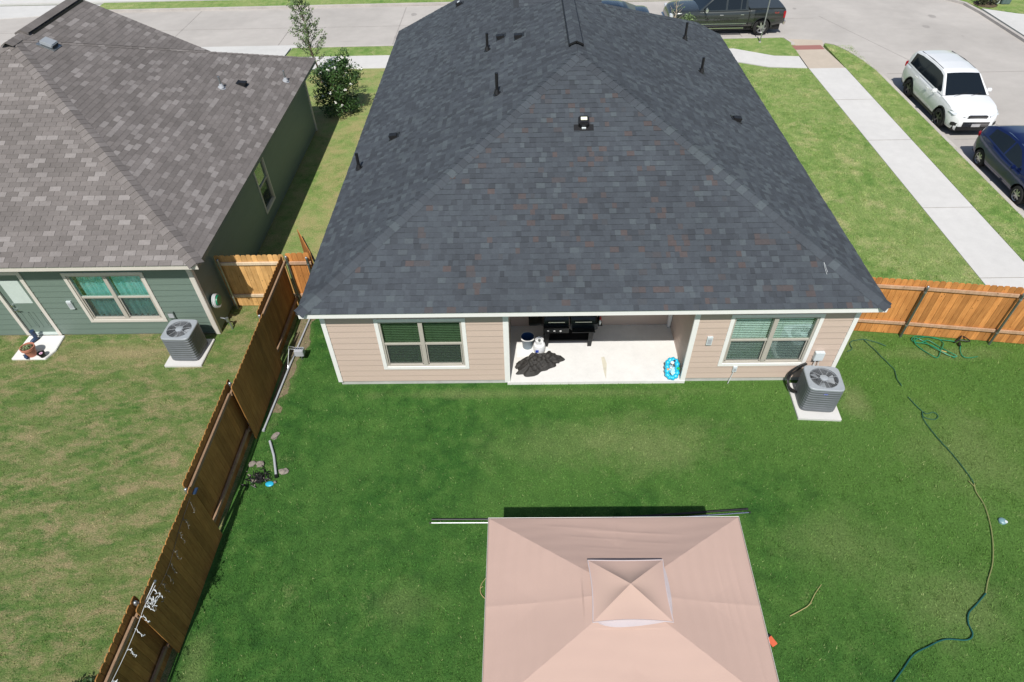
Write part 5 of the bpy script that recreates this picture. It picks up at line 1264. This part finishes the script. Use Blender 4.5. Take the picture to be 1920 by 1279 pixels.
slim_tree(12.15,22.5,2.45, 'thin almost bare young tree beside the grey pickup truck', 33, M['leafl'], M['barkp'], 22, .45, 7, .045, .7)
t = thing('shrub', 'small green plant in front of the bare young tree', 'bush', (12.75,22.3,0)); mb = MB()
for k in range(5): leaves(mb, (12.75+R.gauss(0,.14),22.3+R.gauss(0,.14),.9+R.uniform(0,.5)), .24, 90, .05, R)
mb.build('foliage', M['leafl'], t); mb = MB(); mb.tube([(12.75,22.3,0),(12.75,22.3,.9)],.02,6); mb.build('stem', M['bark'], t)
t = thing('shrub', 'dark leafy bush by the foot of the fence in the bottom left corner', 'bush', (-3.3,-6.9,0)); mb = MB()
for k in range(16): leaves(mb, (-3.15+R.uniform(-.7,.6),-7.45+R.uniform(-.4,.25),.2+R.uniform(0,.25)), .22, 120, .045, R)
mb.build('foliage', M['leaf'], t); mb = MB()
for k in range(6): mb.tube([(-3.2+.2*math.cos(k),-7.45+.15*math.sin(k),0),(-3.2+.5*math.cos(k),-7.45+.3*math.sin(k),.35)],.015,5)
mb.build('stems', M['bark'], t)
t = thing('shrub', 'low brown green bush at the far right corner lawn', 'bush', (30.3,27.6,0)); mb = MB()
for k in range(10): leaves(mb, (30.3+R.uniform(-.5,.5),27.6+R.uniform(-.4,.4),.15+R.uniform(0,.3)), .25, 70, .07, R)
mb.build('foliage', pmat('dull_leaf',(.07,.075,.035),.8,rnd=.8), t); mb = MB(); mb.lathe([(.6,.02),(.4,.08),(0,.1)],(30.3,27.6,0),n=14); mb.build('mulch', M['mulch'], t)
t = thing('utility_cabinet', 'dark grey green utility cabinet on the far right corner lawn', 'utility cabinet', (31.35,27.7,0))
mb = MB(); mb.box(31.1,27.5,0,31.6,28.0,.85); mb.build('cabinet', M['box'], t, bevel=.03); mb = MB(); mb.box(30.75,27.6,.0,31.05,28.0,.55); mb.build('side_box', M['frost'], t, bevel=.02)
# sign post
t = thing('sign_post', 'thin pale metal sign post on the grass corner by the pickup truck', 'sign post', (16.60,22.62,0))
mb = MB(); mb.cyl((16.60,22.62,0),(16.60,22.62,3.0),.03,n=10); mb.build('pole', M['galv'], t, smooth=True); mb = MB(); mb.obox((16.60,22.59,2.72),(.3,0,0),(0,.003,0),(0,0,.3)); mb.build('sign_plate', M['pvcl'], t, bevel=.002)
mb = MB(); mb.cyl((16.6,22.62,0),(16.6,22.62,.04),.06,n=12); mb.build('collar', M['curb'], t)

# ------------------------------------------------------------------ vehicles
def interp(tab, x):
    if x <= tab[0][0]: return tab[0][1]
    for (a,b),(c,d) in zip(tab, tab[1:]):
        if x <= c: 
            t = (x-a)/(c-a); return b+(d-b)*t
    return tab[-1][1]
def sinterp(tab, x):
    if x <= tab[0][0]: return tab[0][1]
    n = len(tab)
    for i in range(n-1):
        if x <= tab[i+1][0]:
            x0,y0 = tab[i]; x1,y1 = tab[i+1]; h = x1-x0; t = (x-x0)/h
            m0 = 0 if i == 0 else (tab[i+1][1]-tab[i-1][1])/(tab[i+1][0]-tab[i-1][0])
            m1 = 0 if i == n-2 else (tab[i+2][1]-tab[i][1])/(tab[i+2][0]-tab[i][0])
            return (2*t**3-3*t*t+1)*y0+(t**3-2*t*t+t)*h*m0+(-2*t**3+3*t*t)*y1+(t**3-t*t)*h*m1
    return tab[-1][1]
def vehicle(name, label, cat, loc, rz, L, W, wheels, wr, deck, plan, zb, cab, cab_w, paint, wind, pillars, rimmat, spokes=5, belt_off=0, group=None, roofpaint=None, wtrack=None, lower=None):
    """local frame: +X front, Z up. deck: top of lower body; plan: half width factor; cab: roof line [(x,z)] ; wind=(x_base_rear,x_roof_rear,x_roof_front,x_base_front)"""
    t = thing(name, label, cat, loc, rz, group)
    hw = W/2; NS = 110; xs = [-L/2+L*i/NS for i in range(NS+1)]
    fr = [(0,.86),(.10,.95),(.28,.995),(.50,1.0),(.70,.985),(.86,.965),(.95,.93)]
    lb = MB(); sec = []
    for x in xs:
        z0 = interp(zb, x)
        for wx in wheels:
            ra = wr+.075
            if abs(x-wx) < ra: z0 = max(z0, wr+math.sqrt(ra*ra-(x-wx)**2)-.02)
        zt = sinterp(deck, x); w_ = hw*sinterp(plan, x); pts = []
        zlow = interp(zb, x)
        for f, k in fr:
            z = z0+(zt-z0)*f; kf = interp(fr, (z-zlow)/(zt-zlow)) if zt > zlow else k
            pts.append((x, w_*kf, z))
        pts.append((x, w_*.86, zt)); pts.append((x, w_*.6, zt+.018)); pts.append((x, w_*.3, zt+.03)); pts.append((x, 0, zt+.034))
        sec.append(pts)
    K = len(sec[0]); vs = []
    for p in sec: vs += p+[(x,-y,z) for x,y,z in p[-2::-1]]
    KK = 2*K-1; fs = [(i*KK+k, (i+1)*KK+k, (i+1)*KK+k+1, i*KK+k+1) for i in range(NS) for k in range(KK-1)]
    fs += [tuple(range(KK)), tuple(NS*KK+k for k in range(KK))[::-1]]
    lb.add(vs, fs); body = lb.build('body', paint, t, local=True, smooth=True, angle=38)
    ub = MB(); ub.box(-L/2+.12,-hw*.80,.24,L/2-.12,hw*.80,interp(zb,0)+.25); 
    for wx in wheels: ub.box(wx-wr-.08,-hw*.80,.3,wx+wr+.08,hw*.80,wr*2+.06)
    ub.build('underbody', M['black'], t, local=True)
    if lower:
        lo = MB()
        for sy in (-1,1):
            x0_, x1_ = min(wheels)+wr+.09, max(wheels)-wr-.09; lo.box(x0_,sy*hw*.93-.03,interp(zb,0)-.02,x1_,sy*hw*.93+.03,interp(zb,0)+.09)
        lo.build('sill', lower, t, local=True, bevel=.015)
        for wx in wheels:
            for sy in (-1,1):
                ar = MB(); ar.tube([(wx+(wr+.07)*math.cos(a), sy*hw*.965, wr+(wr+.07)*math.sin(a)) for a in [PI*k/14 for k in range(-1,16)]], .030, 6); ar.build('arch_trim', lower, t, local=True, smooth=True)
    # cabin
    xr0, xr1, xf1, xf0 = wind; bx = []
    NC = 70; cxs = sorted(set([xr0+(xf0-xr0)*i/NC for i in range(NC+1)]+[p for q in pillars for p in q]+[xr1,xf1]))
    side_g = {-1: MB(), 1: MB()}; pil = MB(); rf_ = MB(); ws = MB(); rw = MB(); zr = max(z for _,z in cab)
    S_ = []
    for x in cxs:
        zt = interp(cab, x); zd = sinterp(deck, x)-.01; wb = hw*sinterp(plan, x)*.93; fz = min(1,max(0,(zt-zd)/(zr-zd))); wt = wb-(wb-cab_w/2)*fz
        zt = max(zt, zd+.002)
        lo_, hi_ = zd+min(.05,(zt-zd)*.5), max(zt-.075, zd+(zt-zd)*.5)
        f1, f2 = (lo_-zd)/max(zt-zd,1e-3), (hi_-zd)/max(zt-zd,1e-3)
        S_.append([(x,wb,zd),(x,wb-(wb-wt)*f1,lo_),(x,wb-(wb-wt)*f2,hi_),(x,wt-.012*fz,zt-.02*fz),(x,wt*.90,zt+.004),(x,wt*.5,zt+.022*fz),(x,0,zt+.03*fz)])
    for i in range(len(cxs)-1):
        a, b = S_[i], S_[i+1]; xm = (cxs[i]+cxs[i+1])/2
        ispil = any(p <= xm <= q for p,q in pillars); tall = min(b[2][2]-b[1][2], a[2][2]-a[1][2])
        for sy in (-1,1):
            for k in range(6):
                q = [(a[k][0],sy*a[k][1],a[k][2]),(b[k][0],sy*b[k][1],b[k][2]),(b[k+1][0],sy*b[k+1][1],b[k+1][2]),(a[k+1][0],sy*a[k+1][1],a[k+1][2])]
                if k == 1 and not ispil and tall > .03: tgt = side_g[sy]
                elif k >= 4 and xm > xf1: tgt = ws
                elif k >= 4 and xm < xr1: tgt = rw
                elif k >= 3 and xr1 <= xm <= xf1: tgt = rf_
                else: tgt = pil
                tgt.add(q, [(0,1,2,3)])
    for mb, nm, mt in ((side_g[-1],'side_window',M['carglass']),(side_g[1],'side_window',M['carglass']),(pil,'pillar',paint),(rf_,'roof',roofpaint or paint),(ws,'windshield',M['carglass']),(rw,'rear_window',M['carglass'])):
        if mb.f: mb.build(nm, mt, t, local=True, smooth=True, angle=35)
    # wheels
    for wx in wheels:
        for sy in (-1,1):
            yw = sy*(hw-.13); ty = MB(); wd = .115
            ty.lathe([(wr*.62,-wd),(wr*.90,-wd),(wr*.985,-wd*.75),(wr,-wd*.3),(wr,wd*.3),(wr*.985,wd*.75),(wr*.90,wd),(wr*.62,wd)], (wx,yw,wr), 'Y', n=36)
            wo_ = ty.build('wheel', M['tyre'], t, local=True, smooth=True, angle=50)
            rm = MB(); yo = sy*wd*.80
            rm.lathe([(wr*.64,yo+sy*.01),(wr*.60,yo),(wr*.57,yo-sy*.05),(wr*.56,-yo)], (wx,yw,wr), 'Y', n=32)
            rm.lathe([(0,yo+sy*.005),(wr*.13,yo+sy*.003),(wr*.15,yo-sy*.03)], (wx,yw,wr), 'Y', n=16)
            for k in range(spokes):
                a = k*2*PI/spokes+.3; ca, sa = math.cos(a), math.sin(a); p0 = Vector((wx+ca*wr*.08,yw+yo-sy*.008,wr+sa*wr*.08)); p1 = Vector((wx+ca*wr*.60,yw+yo-sy*.015,wr+sa*wr*.60)); rm.beam(p0,p1,wr*.17,.02,(0,1,0))
            rm.build('rim', rimmat, wo_, local=True, smooth=True, angle=30)
            bk = MB(); bk.cyl((wx,yw-sy*.02,wr),(wx,yw+sy*.02,wr),wr*.57,n=24); bk.build('brake', M['black'], wo_, local=True)
    return t
def add_local(t, name, mat, fn, **k):
    mb = MB(); fn(mb); return mb.build(name, mat, t, local=True, **k)
# white SUV --------------------------------------------------------------
L,W = 4.86,1.93
suv = vehicle('parked_car', 'white SUV with grey alloy wheels parked along the kerb', 'car', (22.08,15.10,-.12), -PI/2-.015, L, W, [-1.31,1.48], .37,
    deck=[(-2.43,.95),(-2.38,1.04),(-2.0,1.10),(-1,1.09),(.5,1.07),(.95,1.09),(1.3,1.06),(1.9,.98),(2.2,.88),(2.36,.74),(2.43,.60)],
    plan=[(-2.43,.80),(-2.25,.93),(-1.7,.99),(0,1.0),(1.5,.99),(2.0,.94),(2.25,.84),(2.43,.66)], zb=[(-2.43,.42),(-2.0,.28),(2.0,.26),(2.3,.24),(2.43,.30)],
    cab=[(-2.42,1.02),(-2.30,1.40),(-2.08,1.62),(-1.5,1.69),(-.6,1.72),(.05,1.70),(.36,1.64),(1.10,1.10)], cab_w=1.34, paint=M['carwhite'], wind=(-2.42,-2.10,.33,1.12),
    pillars=[(-2.42,-2.02)], rimmat=M['rimd'], spokes=5, lower=M['black'])
pl_ = pmat('dark_pillar',(.01,.01,.012),.3)
def grille_suv(mb):
    for z,hw_ in ((.84,.32),(.79,.38)): mb.beam((2.36+(.84-z)*.4,-hw_,z),(2.36+(.84-z)*.4,hw_,z),.03,.035)
    for z in (.60,.54,.48): mb.beam((2.45,-.48,z),(2.45,.48,z),.02,.018)
add_local(suv,'grille',M['chrome'],grille_suv)
add_local(suv,'grille_opening',M['black'],lambda mb:(mb.obox((2.37,0,.78),(.02,0,-.012),(0,.36,0),(.02,0,.055)),mb.obox((2.435,0,.53),(.012,0,0),(0,.50,0),(0,0,.09)),mb.obox((2.42,0,.37),(.035,0,0),(0,.66,0),(0,0,.07))))
add_local(suv,'number_plate',M['plate'],lambda mb: mb.obox((2.468,0,.50),(.006,0,0),(0,.16,0),(0,0,.055)))
for sy in (-1,1):
    add_local(suv,'headlight',M['lamp'],lambda mb: mb.add([(2.36,sy*.46,.84),(2.36,sy*.46,.74),(2.18,sy*.80,.77),(1.90,sy*.925,.86),(1.98,sy*.90,.93),(2.22,sy*.74,.88),(2.40,sy*.46,.80),(2.2,sy*.86,.82)],[(0,6,7,5),(6,1,2,7),(7,2,3),(5,7,3,4)]))
    add_local(suv,'fog_light',M['black'],lambda mb: mb.obox((2.30,sy*.76,.50),(.03,-sy*.02,0),(-.05,sy*.09,0),(0,0,.07)),bevel=.015)
    add_local(suv,'wing_mirror',M['carwhite'],lambda mb: (mb.obox((.72,sy*1.06,1.13),(.06,0,0),(0,.11,0),(0,0,.075))),bevel=.035)
    add_local(suv,'taillight',M['taillamp'],lambda mb: mb.obox((-2.36,sy*.80,1.0),(.05,sy*.02,0),(-.02,.07,0),(0,0,.10)),bevel=.02)
    add_local(suv,'door_handle',M['carwhite'],lambda mb: (mb.obox((.05,sy*.975,.96),(.09,0,0),(0,.018,0),(0,0,.015)),mb.obox((-1.0,sy*.975,.98),(.09,0,0),(0,.018,0),(0,0,.015))),bevel=.006)
    add_local(suv,'roof_rail',M['black'],lambda mb: mb.tube([(-1.9,sy*.60,1.66),(-.9,sy*.62,1.72),(0,sy*.62,1.70)],.012,6))
add_local(suv,'wiper',M['black'],lambda mb:(mb.cyl((1.20,-.5,1.09),(1.05,.05,1.18),.008,n=5),mb.cyl((1.20,.1,1.09),(1.05,.6,1.18),.008,n=5)))
# blue hatchback -----------------------------------------------------------
L,W = 4.12,1.72
bc = vehicle('parked_car', 'dark blue small car with silver wheel covers parked in front of the white SUV', 'car', (22.0,9.30,-.12), -PI/2-.01, L, W, [-1.22,1.27], .31,
    deck=[(-2.06,.80),(-1.98,.96),(-1.7,1.03),(-.9,1.0),(0,.93),(.8,.92),(1.2,.89),(1.7,.78),(1.95,.66),(2.06,.50)],
    plan=[(-2.06,.72),(-1.85,.92),(-1.3,1.0),(0,1.0),(1.3,.99),(1.75,.90),(2.06,.66)], zb=[(-2.06,.36),(-1.7,.22),(1.7,.20),(2.06,.26)],
    cab=[(-2.02,.96),(-1.80,1.26),(-1.4,1.42),(-.7,1.50),(-.1,1.49),(.2,1.43),(1.12,.90)], cab_w=1.08, paint=M['carblue'], wind=(-2.02,-1.45,.18,1.14),
    pillars=[(-2.02,-1.35),(-.28,-.20),(.70,.74)], rimmat=M['rim'], spokes=7)
for sy in (-1,1):
    add_local(bc,'taillight',M['taillamp'],lambda mb: mb.obox((-1.93,sy*.72,.90),(.09,sy*.03,0),(-.03,.06,0),(0,0,.08)),bevel=.03)
    add_local(bc,'wing_mirror',M['carblue'],lambda mb: mb.obox((.62,sy*.94,.98),(.05,0,0),(0,.09,0),(0,0,.06)),bevel=.03)
    add_local(bc,'headlight',M['lamp'],lambda mb: mb.obox((1.78,sy*.66,.68),(.12,-sy*.08,0),(-.04,sy*.06,0),(0,0,.05)),bevel=.02)
    add_local(bc,'roof_moulding',M['chrome'],lambda mb: mb.tube([(-1.4,sy*.50,1.405),(-.7,sy*.52,1.485),(.1,sy*.52,1.455)],.010,5))
# grey pickup -------------------------------------------------------------
L,W = 5.85,2.02
tk = vehicle('pickup_truck', 'dark grey crew cab pickup truck with black bed cover and side lettering', 'truck', (15.10,24.85,-.12), PI, L, W, [-1.83,1.86], .40,
    deck=[(-2.92,1.20),(-2.88,1.26),(-1.2,1.25),(-1.05,1.23),(1.0,1.20),(1.25,1.22),(2.0,1.20),(2.6,1.15),(2.85,1.02),(2.92,.85)],
    plan=[(-2.92,.95),(-2.8,.985),(0,1.0),(2.3,.99),(2.7,.93),(2.92,.80)], zb=[(-2.92,.55),(-2.4,.45),(2.4,.42),(2.92,.40)],
    cab=[(-1.02,1.24),(-.92,1.75),(-.80,1.88),(-.2,1.93),(.45,1.91),(.66,1.86),(1.42,1.22)], cab_w=1.46, paint=M['cargrey'], wind=(-1.02,-.86,.62,1.44),
    pillars=[(-1.02,-.86),(-.66,-.60),(.04,.13)], rimmat=M['rim'], spokes=6)
add_local(tk,'bed_cover',pmat('vinyl_cover',(.035,.045,.055),.5),lambda mb: mb.box(-2.84,-.90,1.262,-1.08,.90,1.305),bevel=.015)
add_local(tk,'cab_gap',M['black'],lambda mb: (mb.box(-1.10,.996,.52,-1.075,1.014,1.24),mb.box(-1.10,-1.014,.52,-1.075,-.996,1.24)))
for sy in (-1,1):
    add_local(tk,'running_board',M['chrome'],lambda mb: (mb.box(-1.0,sy*1.0-.02,.60,1.35,sy*1.0+.02,.625),mb.box(-.9,sy*1.02-.05,.40,1.2,sy*1.02+.05,.44)),bevel=.006)
    add_local(tk,'door_handle',M['chrome'],lambda mb: (mb.box(.22,sy*1.01-.015,1.02,.40,sy*1.01+.015,1.05),mb.box(-.82,sy*1.01-.015,1.02,-.64,sy*1.01+.015,1.05)),bevel=.006)
    add_local(tk,'wing_mirror',M['chrome'],lambda mb: mb.obox((1.12,sy*1.12,1.30),(.06,0,0),(0,.10,0),(0,0,.11)),bevel=.04)
    add_local(tk,'taillight',M['taillamp'],lambda mb: mb.box(-2.92,sy*.93-.07,.84,-2.80,sy*.93+.07,1.16),bevel=.02)
    add_local(tk,'headlight',M['lamp'],lambda mb: mb.box(2.70,sy*.80-.12,.92,2.88,sy*.80+.10,1.08),bevel=.02)
    add_local(tk,'arch_lip',M['cargrey'],lambda mb: mb.tube([(-1.83+.485*math.cos(a), sy*1.0, .40+.485*math.sin(a)) for a in [PI*k/14 for k in range(0,15)]], .028, 6),smooth=True)
    Mx = Matrix.Translation((.05,sy*1.013,.80))@(Matrix.Rotation(PI,4,'Z') if sy > 0 else Matrix.Identity(4))@Matrix.Rotation(PI/2,4,'X')
    text_mesh('door_lettering','COWBOYS',.25,M['black'],tk,Mx,.001)
    st_ = MB(); pts=[]
    for k in range(10): 
        r_ = .13 if k%2==0 else .052; a = PI/2+k*PI/5; pts.append((1.0+r_*math.cos(a), r_*math.sin(a)+.82))
    st_.add([(x,sy*1.008,z) for x,z in pts]+[(x,sy*1.012,z) for x,z in pts],[tuple(range(10,20)),tuple(range(10))[::-1]]+[(k,(k+1)%10,10+(k+1)%10,10+k) for k in range(10)]); st_.build('star_decal', M['black'], tk, local=True)
    Mx = Matrix.Translation((-2.45,sy*1.003,1.10))@(Matrix.Rotation(PI,4,'Z') if sy > 0 else Matrix.Identity(4))@Matrix.Rotation(PI/2,4,'X')
    text_mesh('bed_lettering','4x4',.15,pmat('decal_red',(.42,.07,.05),.5),tk,Mx,.001)
add_local(tk,'bumper',M['chrome'],lambda mb: (mb.box(-3.02,-.95,.50,-2.90,.95,.70),mb.box(2.88,-.92,.48,2.99,.92,.66)),bevel=.03)
# dark car behind the ridge -------------------------------------------------
L,W = 4.75,1.83
dc = vehicle('parked_car', 'dark blue sedan half hidden behind the charcoal roof ridge', 'car', (8.95,24.75,-.12), PI, L, W, [-1.35,1.38], .33,
    deck=[(-2.37,.90),(-2.28,1.02),(-1.9,1.05),(-1.0,1.03),(0,.96),(1.0,.95),(1.5,.91),(2.1,.80),(2.37,.60)],
    plan=[(-2.37,.78),(-2.1,.93),(-1.3,1.0),(0,1.0),(1.5,.98),(2.1,.86),(2.37,.66)], zb=[(-2.37,.36),(-1.9,.22),(1.9,.20),(2.37,.26)],
    cab=[(-1.75,1.03),(-1.15,1.30),(-.75,1.40),(-.2,1.45),(.3,1.43),(.5,1.39),(1.35,.93)], cab_w=1.12, paint=M['cardark'], wind=(-1.75,-.95,.45,1.36),
    pillars=[(-1.75,-1.30),(-.25,-.16),(.85,.90)], rimmat=M['rim'], spokes=5)
for sy in (-1,1): add_local(dc,'taillight',M['taillamp'],lambda mb: mb.obox((-2.28,sy*.72,.88),(.05,sy*.02,0),(-.02,.12,0),(0,0,.06)),bevel=.02)
for o in list(bpy.data.objects):
    if o.type == 'EMPTY' and 'group' in o and not o['group']: del o['group']
